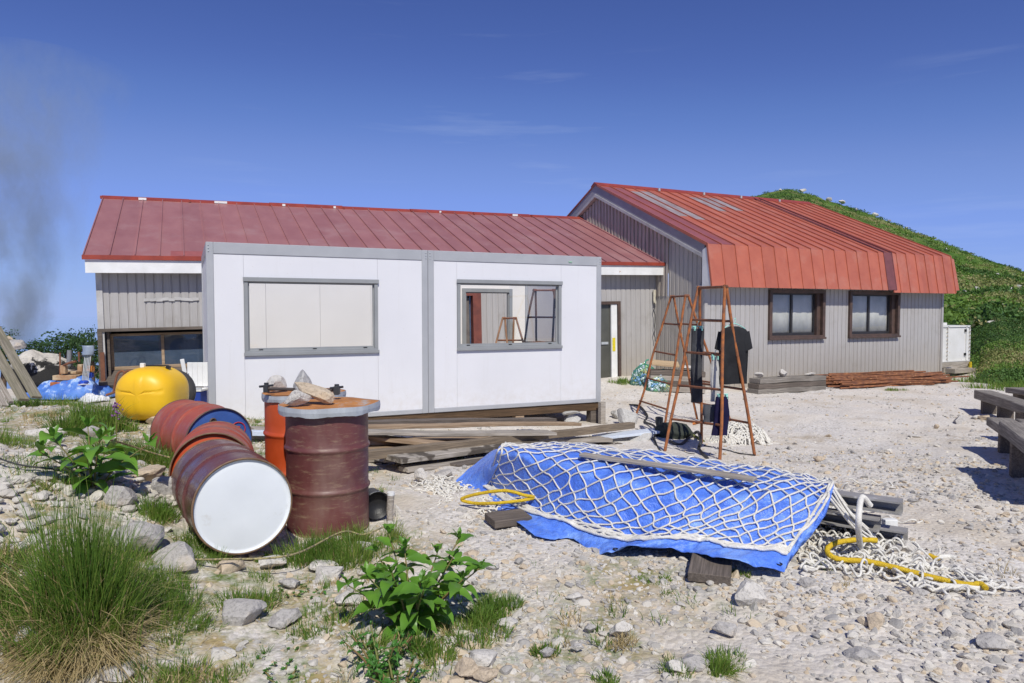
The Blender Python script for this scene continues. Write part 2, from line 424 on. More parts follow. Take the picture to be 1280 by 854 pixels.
for x, w in ((-.85, .16), (.75, .28), (2.3, .07), (3.55, .06), (6.4, .05), (8.6, .16)): MB().b(x, x + w, 18.19, 18.22, 4.27, 4.322).build('white_clip', FASCIA, ax_roof)
mb = MB(); mb.b(AL - .01, AR, 14.29, 14.322, 2.642, 2.722); mb.build('roof_edge', ROOF_EDGE, ax_roof)
mb = MB(); mb.b(-1.54, 10.99, 14.33, 14.362, 2.41, 2.64); mb.build('fascia_board', FASCIA, AX)
mb = MB(); mb.b(-1.52, 10.99, 14.365, 14.86, 2.44, 2.46); mb.build('soffit', TRIM, AX)
mb = MB()
n0 = len(mb.v); slope_sheet(mb, -.18, 1.75, (14.322, 2.722), (14.62, 2.8406), .004); mb.build('repainted_strip', M('repaint', (.37, .115, .10), (.30, .095, .085), rough=.4), ax_roof)
MB.S = .984
mb = MB()
for k in range(9):
    x = -.67 + k * .105; mb.box((x + .05, 14.855 - .004 * (k % 2), 1.935 + .012 * random.uniform(-1, 1) + k * .001), (.108, .02, .055), M4=Matrix.Rotation(random.uniform(-.12, .12), 4, 'Y'))
mb.build('patched_tear', TRIM, AX)
# window on the left with a deep timber recess
mb = MB(); x0, x1, z0, z1 = w1
mb.b(x0, x0 + .075, 14.80, 15.14, z0, z1); mb.b(x1 - .06, x1, 14.80, 15.14, z0, z1); mb.b(x0 + .075, x1 - .06, 14.80, 15.14, z1 - .055, z1)
mb.b(x0 + .14, x0 + .18, 14.93, 15.14, z0, z1 - .055)
axw = mb.build('window', DARKWOOD, AX)
mb = MB(); mb.poly([(x0 - .01, 14.72, .43), (x0 - .01, 15.14, .62), (x0 - .01, 15.14, .56), (x0 - .01, 14.72, .37)], (2.05, 0, 0)); mb.build('sill', DARKWOOD, axw)
mb = MB(); mb.b(x0 + .03, x0 + .10, 14.76, 14.80, .42, .98); mb.build('rusty_strip', M('rusty_strip', (.2, .08, .04), (.12, .05, .03)), axw)
mb = MB(); frame(mb, -1.27, .56, 15.14, 15.18, .62, 1.30, .045); mb.b(-.42, -.37, 15.135, 15.18, .665, 1.255); mb.b(-1.225, .515, 15.12, 15.135, .62, .68); mb.build('sash', TANWOOD, axw)
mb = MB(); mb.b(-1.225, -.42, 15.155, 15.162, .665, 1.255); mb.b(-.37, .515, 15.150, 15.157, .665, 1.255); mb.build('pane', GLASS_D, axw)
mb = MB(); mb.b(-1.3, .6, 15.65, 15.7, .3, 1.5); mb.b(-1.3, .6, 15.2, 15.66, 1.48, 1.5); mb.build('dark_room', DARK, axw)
# door seen to the right of the cabin
mb = MB(); mb.b(9.88, 9.96, 14.79, 14.93, -.3, 1.775); mb.b(9.2, 9.88, 14.79, 14.93, 1.70, 1.775); mb.b(9.14, 9.22, 14.79, 14.93, -.3, 1.70)
d1 = mb.build('door', WFRAME, AX)
mb = MB(); mb.b(9.69, 9.86, 14.81, 14.86, -.3, 1.70); mb.build('white_leaf_edge', FASCIA, d1)
mb = MB(); mb.b(9.715, 9.80, 14.803, 14.809, .52, .86); mb.build('yellow_sticker', M('yellow_sticker', (.75, .6, .02), (.6, .5, .05), scale=20, bump=0), d1)
mb = MB(); mb.b(9.22, 9.69, 14.88, 14.9, -.3, 1.70); mb.build('glass_leaf', M('dull_door_glass', (.10, .10, .085), (.07, .07, .06), scale=2, rough=.2, bump=0), d1)
mb = MB(); mb.b(9.42, 9.62, 14.85, 14.88, .70, .76); mb.build('handle', STEEL, d1)
# sliding door seen through the cabin
mb = MB(); mb.b(5.96, 6.16, 14.78, 14.95, -.3, 2.02); mb.b(4.72, 5.96, 14.78, 14.95, 1.95, 2.02); mb.b(4.72, 4.80, 14.78, 14.95, -.3, 1.95)
d2 = mb.build('sliding_door', M('red_brown_frame', (.22, .07, .05), (.15, .05, .04), rough=.5), AX)
mb = MB(); frame(mb, 4.9, 5.7, 14.90, 14.94, -.3, 1.55, .12); mb.b(4.8, 5.9, 14.9, 14.94, 1.55, 1.64); mb.b(5.75, 5.9, 14.88, 14.93, -.3, 1.9); mb.build('sash', M('grey_brown_sash', (.18, .16, .14), (.12, .1, .09), rough=.5), d2)
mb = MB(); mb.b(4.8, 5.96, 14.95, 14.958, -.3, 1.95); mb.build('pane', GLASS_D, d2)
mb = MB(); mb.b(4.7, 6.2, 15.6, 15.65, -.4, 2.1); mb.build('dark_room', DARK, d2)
# cable and pipe at the right end of the front wall
mb = MB(); mb.tube([(11.0, 14.80, 2.05), (11.0, 14.80, 1.78), (11.02, 14.80, 1.70)], .035, 8); mb.build('pipe_elbow', M('cream_pipe', (.62, .57, .44)), AX)
mb = MB(); mb.tube([(11.0, 14.78, 1.72 - .1 * i + .0) if i % 2 else (10.98 + .02 * math.sin(i * 2.1), 14.77, 1.72 - .1 * i) for i in range(11)], .012, 6); mb.build('loose_cable', BLACKP, AX)

MB.S = 1
# ================================================================== main hut
HT = thing('mountain_hut', 'grey ribbed mountain hut with steep skirted orange red metal roof', 'building', (15, 15, 0))
KN, EV, RG = (12.58, 3.138), (12.41, 2.165), (17.44, 5.288)
hw = [(13.07, 14.98, .90, 2.155), (15.89, 17.85, .90, 2.15)]
MB.S = .982
mb = MB(); siding(mb, 'x', 13.0, 11.12, 19.72, -.7, 3.0, .152, .016, hw); mb.build('front_wall', SIDING, HT)
rz = lambda u: 5.288 - .442 * abs(u - 17.44)
mb = MB(); siding(mb, 'y', 11.1, 13.0, 14.40, -.7, lambda u: rz(u) - .2, .165, .02, groove=.03); siding(mb, 'y', 11.1, 14.40, 21.9, -.7, lambda u: min(rz(u) - .2, 2.0), .165, .02, groove=.03); mb.build('gable_wall', SIDING_G, HT)
mb = MB(); siding(mb, 'y', 11.085, 14.40, 21.9, 2.0, lambda u: rz(u) - .2, .17, .045, groove=.07); mb.build('upper_gable_wall', SIDING_D, HT)
mb = MB(); siding(mb, 'y', 19.74, 13.0, 21.9, -.7, lambda u: rz(u) - .2, .165, -.02, groove=.03); mb.build('far_gable_wall', SIDING, HT)
MB().b(11.05, 11.14, 12.965, 13.03, -.7, 2.9).build('corner_trim', SIDING, HT); MB().b(19.68, 19.76, 12.965, 13.03, -.7, 2.4).build('corner_trim', SIDING, HT)
MB.S = 1
XA, XB, XC = 10.77, 16.86, 19.42
mb = MB(); th = .03
def gambrel(mb, x0, x1, ev):
    mb.poly([(x0, *RG), (x0, *KN), (x0, *ev), (x0, ev[0] + th, ev[1]), (x0, KN[0] + th, KN[1] - th), (x0, RG[0], RG[1] - th)], (x1 - x0, 0, 0))
gambrel(mb, XA, XB, EV)
sx = [XA + .012 + (XB - XA - .03) / 15 * i for i in range(15)]
seams(mb, sx, [(RG[0] - .08, RG[1] - .035), KN, EV], .035, .02)
hr = mb.build('roof', ROOF_B, HT)
mb = MB(); gambrel(mb, XB + .02, XC, (12.40, 2.105))
sx2 = [XB + .28 + (XC - XB - .28) / 6 * i for i in range(6)] + [XC - .012]
seams(mb, sx2, [(RG[0] - .08, RG[1] - .035), KN, (12.40, 2.105)], .035, .02)
hr2 = mb.build('roof', ROOF_B, HT)
mb = MB(); mb.poly([(XC, KN[0] + .02, KN[1] - .06), (XC, EV[0] + .01, EV[1] + .03), (XC, 13.0, EV[1] + .03), (XC, 13.0, KN[1] + .1)], (.17, 0, 0)); mb.build('skirt_return', ROOF_B, hr2)
mb = MB(); slope_sheet(mb, XA, XC, (22.3, 3.138), (17.44, 5.288)); mb.build('rear_roof', ROOF_B, HT)
mb = MB()
for (ya, za), (yb, zb) in zip([(RG[0] - .1, RG[1] - .03), KN], [KN, (12.405, 2.15)]):
    mb.bar((XB - .05 - (.07 if yb > 12.5 else 0), ya, za + .025), (XB - .05 - (.07 if yb > 12.5 else 0), yb, zb + .025), .06 if yb > 12.5 else .33, .02, up=(0, -.3, 1))
    mb.bar((XB + .10, ya, za + .03), (XB + .10, yb, zb + .03), .02, .035, up=(0, -.3, 1))
mb.build('joint_strip', ROOF_DARK, hr)
mb = MB(); mb.poly([(XA - .01, 17.27, 5.245), (XA - .01, 17.44, 5.345), (XA - .01, 17.61, 5.245), (XA - .01, 17.61, 5.215), (XA - .01, 17.44, 5.30), (XA - .01, 17.27, 5.215)], (XC - XA - .1, 0, 0))
hrc = mb.build('ridge_cap', ROOF_EDGE, hr)
for x in (12.9, 14.6, 16.1, 17.75): MB().b(x, x + .06, 17.24, 17.28, 5.22, 5.30).build('clip', STEEL, hr)
mb = MB()
def roofpatch(x0, x1, ya, yb):
    f = lambda y: RG[1] - (RG[0] - y) * .4424 + .006
    slope_sheet(mb, x0, x1, (ya, f(ya)), (yb, f(yb)), .004)
sp_ = (XB - XA - .03) / 15
for k, ya, yb in ((2, 14.75, 16.95), (3, 14.55, 17.05), (7, 15.55, 16.85), (8, 16.0, 16.9), (9, 15.75, 16.95)):
    roofpatch(sx[k] + .012, sx[k] + sp_ - .012, ya, yb)
mb.build('bare_strips', ROOF_GREY, hr)
mb = MB(); roofpatch(sx[0] + .012, sx[0] + sp_ - .012, 12.62, 17.2); roofpatch(sx[1] + .012, sx[1] + sp_ - .012, 12.62, 17.2); mb.build('faded_strips', M('faded_roof', (.31, .10, .10), (.24, .08, .085), scale=3, rough=.4, stretch=(1, .3, 1)), hr)
# barge boards, skirt end
mb = MB()
for s in (1, -1):
    Y0, Y1 = (12.70, 17.44) if s > 0 else (22.2, 17.44)
    z = lambda y: 5.288 - .4424 * abs(17.44 - y)
    mb.poly([(10.80, Y0, z(Y0) - .035), (10.80, Y1, z(Y1) - .035), (10.80, Y1, z(Y1) - .29), (10.80, Y0, z(Y0) - .29)], (.03, 0, 0))
mb.build('bargeboard', BARGE, HT)
mb = MB()
for s in (1, -1):
    Y0, Y1 = (12.72, 17.44) if s > 0 else (22.2, 17.44)
    mb.poly([(10.785, Y0, z(Y0) - .285), (10.785, Y1, z(Y1) - .285), (10.785, Y1, z(Y1) - .37), (10.785, Y0, z(Y0) - .37)], (.3, 0, 0))
mb.build('soffit_moulding', TRIM, HT)
mb = MB(); mb.poly([(10.782, 12.62, 3.08), (10.782, 12.455, 2.19), (10.782, 12.75, 2.19), (10.782, 12.75, 3.02)], (.02, 0, 0)); mb.build('skirt_end_panel', FASCIA, HT)
mb = MB(); mb.b(10.80, 19.56, 12.46, 12.99, 2.19, 2.21); mb.build('soffit', TRIM, HT)
MB.S = .982
for (x0, x1, z0, z1) in hw:
    mb = MB(); frame(mb, x0, x1, 12.93, 13.16, z0, z1, .085, .10); mb.b(x0 - .02, x1 + .02, 12.90, 12.93, z0, z0 + .05)
    mb.b(x1 - .20, x1 - .085, 13.02, 13.14, z0 + .1, z1 - .085)
    wn = mb.build('window', WFRAME, HT, bevel=.004)
    a, b_ = x0 + .085, x1 - .20; mid = (a + b_) / 2
    mb = MB(); frame(mb, a, b_, 13.10, 13.13, z0 + .10, z1 - .085, .04, .07); mb.b(mid - .03, mid + .03, 13.09, 13.13, z0 + .17, z1 - .125); mb.build('sash', M('black_sash', (.035, .033, .035), rough=.4, bump=0), wn)
    mb = MB(); mb.b(a + .04, mid - .03, 13.112, 13.118, z0 + .17, z1 - .125); mb.b(mid + .03, b_ - .04, 13.112, 13.118, z0 + .17, z1 - .125); mb.build('pane', GLASS, wn)
    xs = np.linspace(a, b_, 90); A = np.zeros((2, 90, 3)); A[:, :, 0] = xs; A[:, :, 1] = 13.165 + .005 * np.sin(xs * 19) + .003 * np.sin(xs * 47); A[0, :, 2] = z0; A[1, :, 2] = z1 - .02
    mb = MB(); mb.grid(A); mb.build('curtain', CURTAIN, wn, solid=.004)
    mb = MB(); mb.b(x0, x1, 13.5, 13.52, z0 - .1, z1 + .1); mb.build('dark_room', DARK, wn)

MB.S = 1
# ================================================================== white prefabricated cabin (two bolted units, roofless)
def cabin_unit(x0, x1, W, label, left_end, right_end, back_win=None):
    Y0, Y1, z0, z1 = 9.84, 12.57, .102, 2.502
    t = thing('prefab_cabin', label, 'cabin', ((x0 + x1) / 2, 11.2, z0), 'white prefabricated cabin units bolted side by side')
    mb = MB()
    for x in (x0, x1 - .09):
        mb.b(x, x + .09, Y0, Y0 + .09, z0, z1); mb.b(x, x + .09, Y1 - .09, Y1, z0, z1)
    mb.b(x0 + .09, x1 - .09, Y0, Y0 + .07, z1 - .15, z1); mb.b(x0 + .09, x1 - .09, Y1 - .07, Y1, z1 - .15, z1)
    mb.b(x0 + .09, x1 - .09, Y0, Y0 + .07, z0, z0 + .065); mb.b(x0 + .09, x1 - .09, Y1 - .07, Y1, z0, z0 + .065)
    for x in (x0, x1 - .07):
        mb.b(x, x + .07, Y0 + .09, Y1 - .09, z1 - .15, z1); mb.b(x, x + .07, Y0 + .09, Y1 - .09, z0, z0 + .065)
    fr = mb.build('steel_frame', ALU, t, bevel=.006)
    for x in (x0 + .03, x1 - .03):
        for z in (z1 - .04, z1 - .08, z1 - .12): MB().lathe([(.009, 0), (.009, .006), (0, .006)], 8, Matrix.Translation((x, Y0, z)) @ Matrix.Rotation(PI / 2, 4, 'X')).build('bolt', STEEL, fr)
    wx0, wx1, wz0, wz1 = W; g = .0025; zb, zt = z0 + .065, z1 - .15; ya, yb = Y0 + .012, Y0 + .052
    mb = MB()
    mb.b(x0 + .09, wx0 - g, ya, yb, zb, zt); mb.b(wx1 + g, x1 - .09, ya, yb, zb, zt); mb.b(wx0, wx1, ya, yb, zb, wz0); mb.b(wx0, wx1, ya, yb, wz1, zt)
    mb.build('front_panels', WHITEPANEL, t)
    mb = MB(); xs = np.arange(x0 + .09, x1 - .09, .9).tolist() + [x1 - .09]
    ya, yb = Y1 - .052, Y1 - .012
    if back_win:
        bx0, bx1, bz0, bz1 = back_win
        mb.b(x0 + .09, x0 + .98, ya, yb, zb, zt); mb.b(x0 + .984, bx0, ya, yb, zb, zt); mb.b(bx1, x1 - .09, ya, yb, zb, zt)
        mb.b(bx0, bx1, ya, yb, zb, bz0); mb.b(bx0, bx1, ya, yb, bz1, zt)
    else:
        for a, b in zip(xs[:-1], xs[1:]): mb.b(a, b - .004, ya, yb, zb, zt)
    mb.build('back_panels', INNERPANEL, t)
    ends = MB()
    if left_end:
        for k in range(3): ends.b(x0 + .012, x0 + .052, Y0 + .09 + k * .85, Y0 + .09 + (k + 1) * .85 - .004, zb, zt)
    if right_end:
        for k in range(3): ends.b(x1 - .052, x1 - .012, Y0 + .09 + k * .85, Y0 + .09 + (k + 1) * .85 - .004, zb, zt)
    ends.build('end_panels', INNERPANEL, t)
    mb = MB(); mb.b(x0 + .09, x1 - .09, Y0 + .09, Y1 - .09, zb - .02, zb + .01); mb.build('floor', M('ply_floor', (.34, .25, .16), (.26, .19, .12)), t)
    # front window: frame with projecting head and stepped sill
    mb = MB(); frame(mb, wx0, wx1, Y0 - .012, Y0 + .07, wz0, wz1, .05, .055)
    mb.b(wx0 - .012, wx1 + .012, Y0 - .028, Y0 - .012, wz1 - .045, wz1 + .012); mb.b(wx0 - .012, wx1 + .012, Y0 - .03, Y0 - .012, wz0 - .015, wz0 + .03)
    wn = mb.build('window', ALU_D, t, bevel=.003)
    return t, wn
c1, cw1 = cabin_unit(.248, 3.232, (.70, 2.485, 1.03, 2.045), 'left white prefabricated cabin unit whose wide window shows a plain cream back wall', True, False)
mb = MB(); frame(mb, .75, 2.435, 9.868, 9.892, 1.085, 1.995, .018, .03); mb.build('sash', ALU_D, cw1)
mb = MB(); mb.b(.768, 2.417, 9.878, 9.884, 1.115, 1.977); mb.build('pane', GLASS, cw1)
for x in (.88, 1.58, 2.28): MB().b(x, x + .05, 9.85, 9.866, 1.088, 1.10).build('sash_catch', BLACKP, cw1)
c2, cw2 = cabin_unit(3.236, 6.224, (3.69, 5.47, 1.03, 2.075), 'right white prefabricated cabin unit with half open window showing rusty ladders inside', False, True, (4.79, 5.845, .75, 2.05))
mb = MB(); mb.b(3.735, 4.60, 9.868, 9.88, 2.005, 2.03); mb.b(3.735, 5.42, 9.868, 9.892, 1.085, 1.115); mb.b(4.60, 5.42, 9.884, 9.9, 2.005, 2.025); mb.b(5.395, 5.42, 9.884, 9.9, 1.115, 2.0); mb.build('sash', ALU_D, cw2)
mb = MB(); mb.b(4.575, 5.395, 9.888, 9.894, 1.115, 2.005); mb.build('pane', GLASS, cw2)
for x in (3.85, 4.55, 5.25): MB().b(x, x + .05, 9.85, 9.866, 1.088, 1.10).build('sash_catch', BLACKP, cw2)
mb = MB(); frame(mb, 4.79, 5.845, 12.49, 12.60, .75, 2.05, .07); frame(mb, 4.86, 5.775, 12.52, 12.57, .82, 1.98, .02); mb.build('back_window', ALU_D, c2)
mb = MB(); mb.b(5.6, 5.66, 9.828, 9.838, 2.395, 2.41); mb.build('green_sticker', M('green_tape', (.35, .6, .4), bump=0), c2)
# ================================================================== ground, hill, plane standing in for far haze
def ground_mat():
    m, nt, b = new_mat('gravel_ground'); v = coords(nt)
    sand = ramp(nt, nz(nt, v, .55, 5, .6), [(.34, (.54, .475, .385)), (.5, (.69, .635, .56)), (.66, (.68, .64, .59))])
    vor = N(nt, 'ShaderNodeTexVoronoi', Scale=34); nt.links.new(v, vor.inputs['Vector'])
    peb = ramp(nt, vor.outputs['Color'], [(.1, (.43, .405, .37)), (.45, (.64, .61, .57)), (.8, (.74, .71, .675)), (1, (.5, .42, .32))])
    pat = ramp(nt, nz(nt, v, 1.1, 4, .6), [(.38, (.15, .15, .15)), (.62, (.85, .85, .85))])
    col = mixc(nt, pat, sand, peb)
    fine = ramp(nt, nz(nt, v, 90, 3, .7), [(.35, (.8, .78, .77)), (.6, (1.0, 1, 1))])
    col = mixc(nt, .6, col, mixc(nt, 1.0, col, fine, 'MULTIPLY'))
    dirt = ramp(nt, nz(nt, v, .9, 6, .7), [(.6, (0, 0, 0)), (.74, (.8, .8, .8))])
    col = mixc(nt, dirt, col, (.34, .27, .18))
    gm = N(nt, 'ShaderNodeAttribute', attribute_name='grassy')
    gf = ramp(nt, nz(nt, v, 5, 5, .7), [(.4, (0, 0, 0)), (.6, (1, 1, 1))])
    f = nt.nodes.new('ShaderNodeMath'); f.operation = 'MULTIPLY'; nt.links.new(gm.outputs['Fac'], f.inputs[0]); nt.links.new(gf, f.inputs[1])
    col = mixc(nt, f.outputs[0], col, ramp(nt, nz(nt, v, 7, 3), [(.36, (.12, .17, .04)), (.5, (.30, .26, .12)), (.66, (.38, .29, .15))]))
    nt.links.new(col, b.inputs['Base Color']); b.inputs['Roughness'].default_value = .95; b.inputs['Specular IOR Level'].default_value = .15
    bp = N(nt, 'ShaderNodeBump', Strength=.35, Distance=.02); nt.links.new(vor.outputs['Distance'], bp.inputs['Height']); bp.invert = True
    bp2 = N(nt, 'ShaderNodeBump', Strength=.35, Distance=.012); nt.links.new(nz(nt, v, 60, 5, .7), bp2.inputs['Height']); nt.links.new(bp.outputs[0], bp2.inputs['Normal'])
    nt.links.new(bp2.outputs[0], b.inputs['Normal']); return m
def hill_mat():
    m, nt, b = new_mat('green_hillside'); v = coords(nt)
    g = ramp(nt, nz(nt, v, .16, 8, .68), [(.33, (.04, .085, .02)), (.44, (.085, .17, .03)), (.55, (.12, .21, .04)), (.66, (.26, .26, .10))])
    t = ramp(nt, nz(nt, v, .05, 6, .65), [(.50, (0, 0, 0)), (.62, (.9, .9, .9))])
    col = mixc(nt, t, g, ramp(nt, nz(nt, v, .6, 6), [(.4, (.30, .28, .13)), (.6, (.17, .21, .06))]))
    nt.links.new(col, b.inputs['Base Color']); b.inputs['Roughness'].default_value = .9; b.inputs['Specular IOR Level'].default_value = .1
    bp = N(nt, 'ShaderNodeBump', Strength=1, Distance=.5); nt.links.new(nz(nt, v, 1.8, 8, .7), bp.inputs['Height']); nt.links.new(bp.outputs[0], b.inputs['Normal']); return m
ang = np.concatenate([np.radians(np.arange(-180, -46, 4.0)), np.radians(np.arange(-46, 46, .17)), np.radians(np.arange(46, 180, 4.0))])
rad = np.concatenate([[0.02, .6, 1.1], 1.6 * np.exp(np.linspace(0, math.log(420 / 1.6), 470))])
TH, RR = np.meshgrid(ang, rad)
gx = RR * np.sin(TH + YAW); gy = RR * np.cos(TH + YAW)
gzv = G(gx, gy); hm = hillmask(gx, gy)
near = np.exp(-RR / 30)
tex = (.055 * fbm(gx * 1.1, gy * 1.1, 3, 3) + .022 * fbm(gx * 5, gy * 5, 3, 9)) * np.where(RR < 40, 1, 0) + .012 * np.abs(fbm(gx * 17, gy * 17, 2, 21)) * (RR < 14)
tex_h = .9 * fbm(gx * .09, gy * .09, 5, 31) * ss(18, 60, RR) + .2 * fbm(gx * .5, gy * .5, 4, 41)
gzv = gzv + np.where(hm, tex_h, tex)
V = np.stack([gx, gy, gzv], -1).reshape(-1, 3)
na, nr = len(ang), len(rad)
I, J = np.meshgrid(np.arange(nr - 1), np.arange(na), indexing='ij'); J2 = (J + 1) % na
F = np.stack([I * na + J, I * na + J2, (I + 1) * na + J2, (I + 1) * na + J], -1).reshape(-1, 4)[:, ::-1]
fm = hm.reshape(-1)[F].mean(1) > .5
GRASSY = [(-3.6, 6.6, 2.0), (-2.0, 3.3, 1.4), (-3.6, 8.4, 1.8), (-.6, 3.1, .75), (-2.9, 5.8, 1.0), (-.9, 4.4, .5), (-4.6, 7.6, 1.8), (-1.3, 3.6, .7), (0.4, 3.3, .35), (.7, 3.9, .4)]  # (a, d, r) around the camera
def grassy(X, Y):
    a = X * cy - Y * sy; d = X * sy + Y * cy; s = 0
    for (ca, cd, r) in GRASSY: s = np.maximum(s, np.exp(-((a - ca) ** 2 + (d - cd) ** 2) / (r * r)))
    return np.clip(s * 1.3, 0, 1)
def sub_mesh(name, sel, mat):
    f = F[sel]; used, inv = np.unique(f, return_inverse=True)
    o = np_mesh(name, V[used], inv.reshape(-1, 4), mat, True); tag(o, kind='structure'); return o, used
go, used = sub_mesh('ground', ~fm, ground_mat())
at = go.data.attributes.new('grassy', 'FLOAT', 'POINT'); at.data.foreach_set('value', grassy(V[used, 0], V[used, 1]).astype(np.float32))
ho, _ = sub_mesh('hill', fm, hill_mat())
m, nt, b = new_mat('haze_gloss'); b.inputs['Base Color'].default_value = (.16, .24, .36, 1); b.inputs['Roughness'].default_value = .03; b.inputs['IOR'].default_value = 1.33
n = 96; vs_ = [(0, 0, -1500)] + [(250000 * math.cos(2 * PI * k / n), 250000 * math.sin(2 * PI * k / n), -1500) for k in range(n)]
mb = MB(); mb.add(vs_, [(0, 1 + k, 1 + (k + 1) % n) for k in range(n)]); tag(mb.build('haze_plane', m), kind='structure')  # added glossy plane: mirrors the sky to stand in for distant haze
# ================================================================== shape generators
def axis_rot(p0, p1):
    d = Vector(tuple(p1)) - Vector(tuple(p0)); return d.to_track_quat('Z', 'Y').to_euler()
_ico = {}
def ico(sub):
    if sub not in _ico:
        bm = bmesh.new(); bmesh.ops.create_icosphere(bm, subdivisions=sub, radius=1)
        _ico[sub] = (np.array([v.co[:] for v in bm.verts]), np.array([[v.index for v in f.verts] for f in bm.faces])); bm.free()
    return _ico[sub]
def rock_verts(seed, sub=3, cuts=13, rough=.05, lo=.55):
    r = np.random.default_rng(seed); V, F = ico(sub); V = V.copy()
    for _ in range(cuts):
        n = r.normal(size=3); n /= np.linalg.norm(n); c = r.uniform(lo, .92); d = V @ n - c
        V -= np.outer(np.maximum(d, 0), n)
    if rough:
        o = r.uniform(0, 50, 3)
        V += V * (rough * np.array([mnoise.fractal(Vector(tuple(v * 2.2 + o)), 1, 2, 4) for v in V]))[:, None]
    return V, F
ROCKM = {}
def stone_mat(name, c, c2, stain=(.5, .36, .2)):
    m, nt, b = new_mat(name); v = coords(nt)
    col = ramp(nt, nz(nt, v, 5, 6, .65), [(.3, c2), (.65, c)])
    sp = ramp(nt, nz(nt, v, 55, 3, .7), [(.36, (.55, .55, .55)), (.5, (1, 1, 1))]); col = mixc(nt, .7, col, mixc(nt, 1.0, col, sp, 'MULTIPLY'))
    st = ramp(nt, nz(nt, v, 2.6, 5, .65), [(.56, (0, 0, 0)), (.7, (.75, .75, .75))]); col = mixc(nt, st, col, stain)
    nt.links.new(col, b.inputs['Base Color']); b.inputs['Roughness'].default_value = .9; b.inputs['Specular IOR Level'].default_value = .2
    bp = N(nt, 'ShaderNodeBump', Strength=.8, Distance=.02); nt.links.new(nz(nt, v, 16, 7, .7), bp.inputs['Height']); nt.links.new(bp.outputs[0], b.inputs['Normal']); return m
ROCKM['w'] = stone_mat('white_granite', (.66, .63, .585), (.50, .47, .43))
ROCKM['g'] = stone_mat('grey_granite', (.50, .475, .45), (.38, .36, .34), (.50, .40, .28))
ROCKM['t'] = stone_mat('tan_granite', (.60, .50, .38), (.46, .37, .27), (.55, .36, .17))
ROCKM['c'] = stone_mat('concrete_lump', (.55, .54, .52), (.42, .41, .39), (.36, .33, .28))
def rock(p, size, rz, kind, label, seed, cat='rock', group=None, sink=.3, name='rock', tilt=0, sub=3):
    V, F = rock_verts(seed, sub, 20, .07, .42)
    R = np.array(Matrix.Rotation(rz, 3, 'Z') @ Matrix.Rotation(tilt, 3, 'Y'))
    V = (V * np.array(size) / 2 / .85) @ R.T
    p = np.array(p, float); V = V + p + np.array([0, 0, size[2] * (.5 - sink)])
    o = np_mesh(name, V, F, ROCKM[kind], False, origin=p); return tag(o, label, cat, group)

def blades(c, n, R, h, lean=.5, w=.005, seed=0, jit=.35, drop=1.0, elong=1.0, rz=0, bias=(0, 0)):
    """grass blades as numpy strips round the point c"""
    r = np.random.default_rng(seed); S = 5
    th = r.uniform(0, 2 * PI, n); rr = R * np.sqrt(r.uniform(0, 1, n))
    ox, oy = rr * np.cos(th) * elong, rr * np.sin(th)
    ca, sa = math.cos(rz), math.sin(rz); ox, oy = ox * ca - oy * sa, ox * sa + oy * ca
    bx, by = c[0] + ox, c[1] + oy; bz = G(bx, by) - .01
    L = h * (.3 + .75 * r.uniform(0, 1, n) ** 1.3) * (1 - .3 * rr / R)
    dirx = .75 * ox / R + r.normal(0, jit, n) + bias[0]; diry = .75 * oy / R + r.normal(0, jit, n) + bias[1]
    ln = lean * r.uniform(.3, 1.3, n)
    wd = w * r.uniform(.6, 1.3, n); pa = r.uniform(0, PI, n)
    t = np.linspace(0, 1, S)[None, :]
    X = bx[:, None] + (dirx * ln * L)[:, None] * t ** 1.7; Y = by[:, None] + (diry * ln * L)[:, None] * t ** 1.7
    Z = bz[:, None] + L[:, None] * (t - .38 * drop * (np.hypot(dirx, diry) * ln)[:, None].clip(0, 1.6) * t ** 2.4)
    Z = np.maximum(Z, bz[:, None])
    hw = wd[:, None] * (1 - t ** 1.6) * .5 + .0004
    px, py = np.cos(pa)[:, None] * hw, np.sin(pa)[:, None] * hw
    V = np.stack([np.stack([X - px, Y - py, Z], -1), np.stack([X + px, Y + py, Z], -1)], 2).reshape(-1, 3)   # n,S,2
    i = (np.arange(n) * S * 2)[:, None] + (np.arange(S - 1) * 2)[None, :]
    F = np.stack([i, i + 1, i + 3, i + 2], -1).reshape(-1, 4)
    return V, F
def cat_mesh(parts):
    V, F, k = [], [], 0
    for v, f in parts: V.append(v); F.append(f + k); k += len(v)
    return np.concatenate(V), np.concatenate(F)
GRASS_G = leaf_mat('green_grass', (.165, .275, .045), (.075, .165, .024), .35, .5, 2.2)
GRASS_Y = leaf_mat('yellow_green_grass', (.28, .33, .08), (.15, .23, .04), .35, .5, 3)
STRAW = leaf_mat('dry_straw', (.52, .41, .22), (.36, .27, .13), .2, .7, 4)
LEAF = leaf_mat('broad_leaf', (.15, .32, .04), (.10, .24, .03), .3, .38, 4)
LEAF2 = leaf_mat('small_herb_leaf', (.09, .25, .05), (.06, .18, .03), .25, .45, 8)
STEMM = M('plant_stem', (.15, .20, .05), (.20, .12, .05), scale=9, rough=.6)

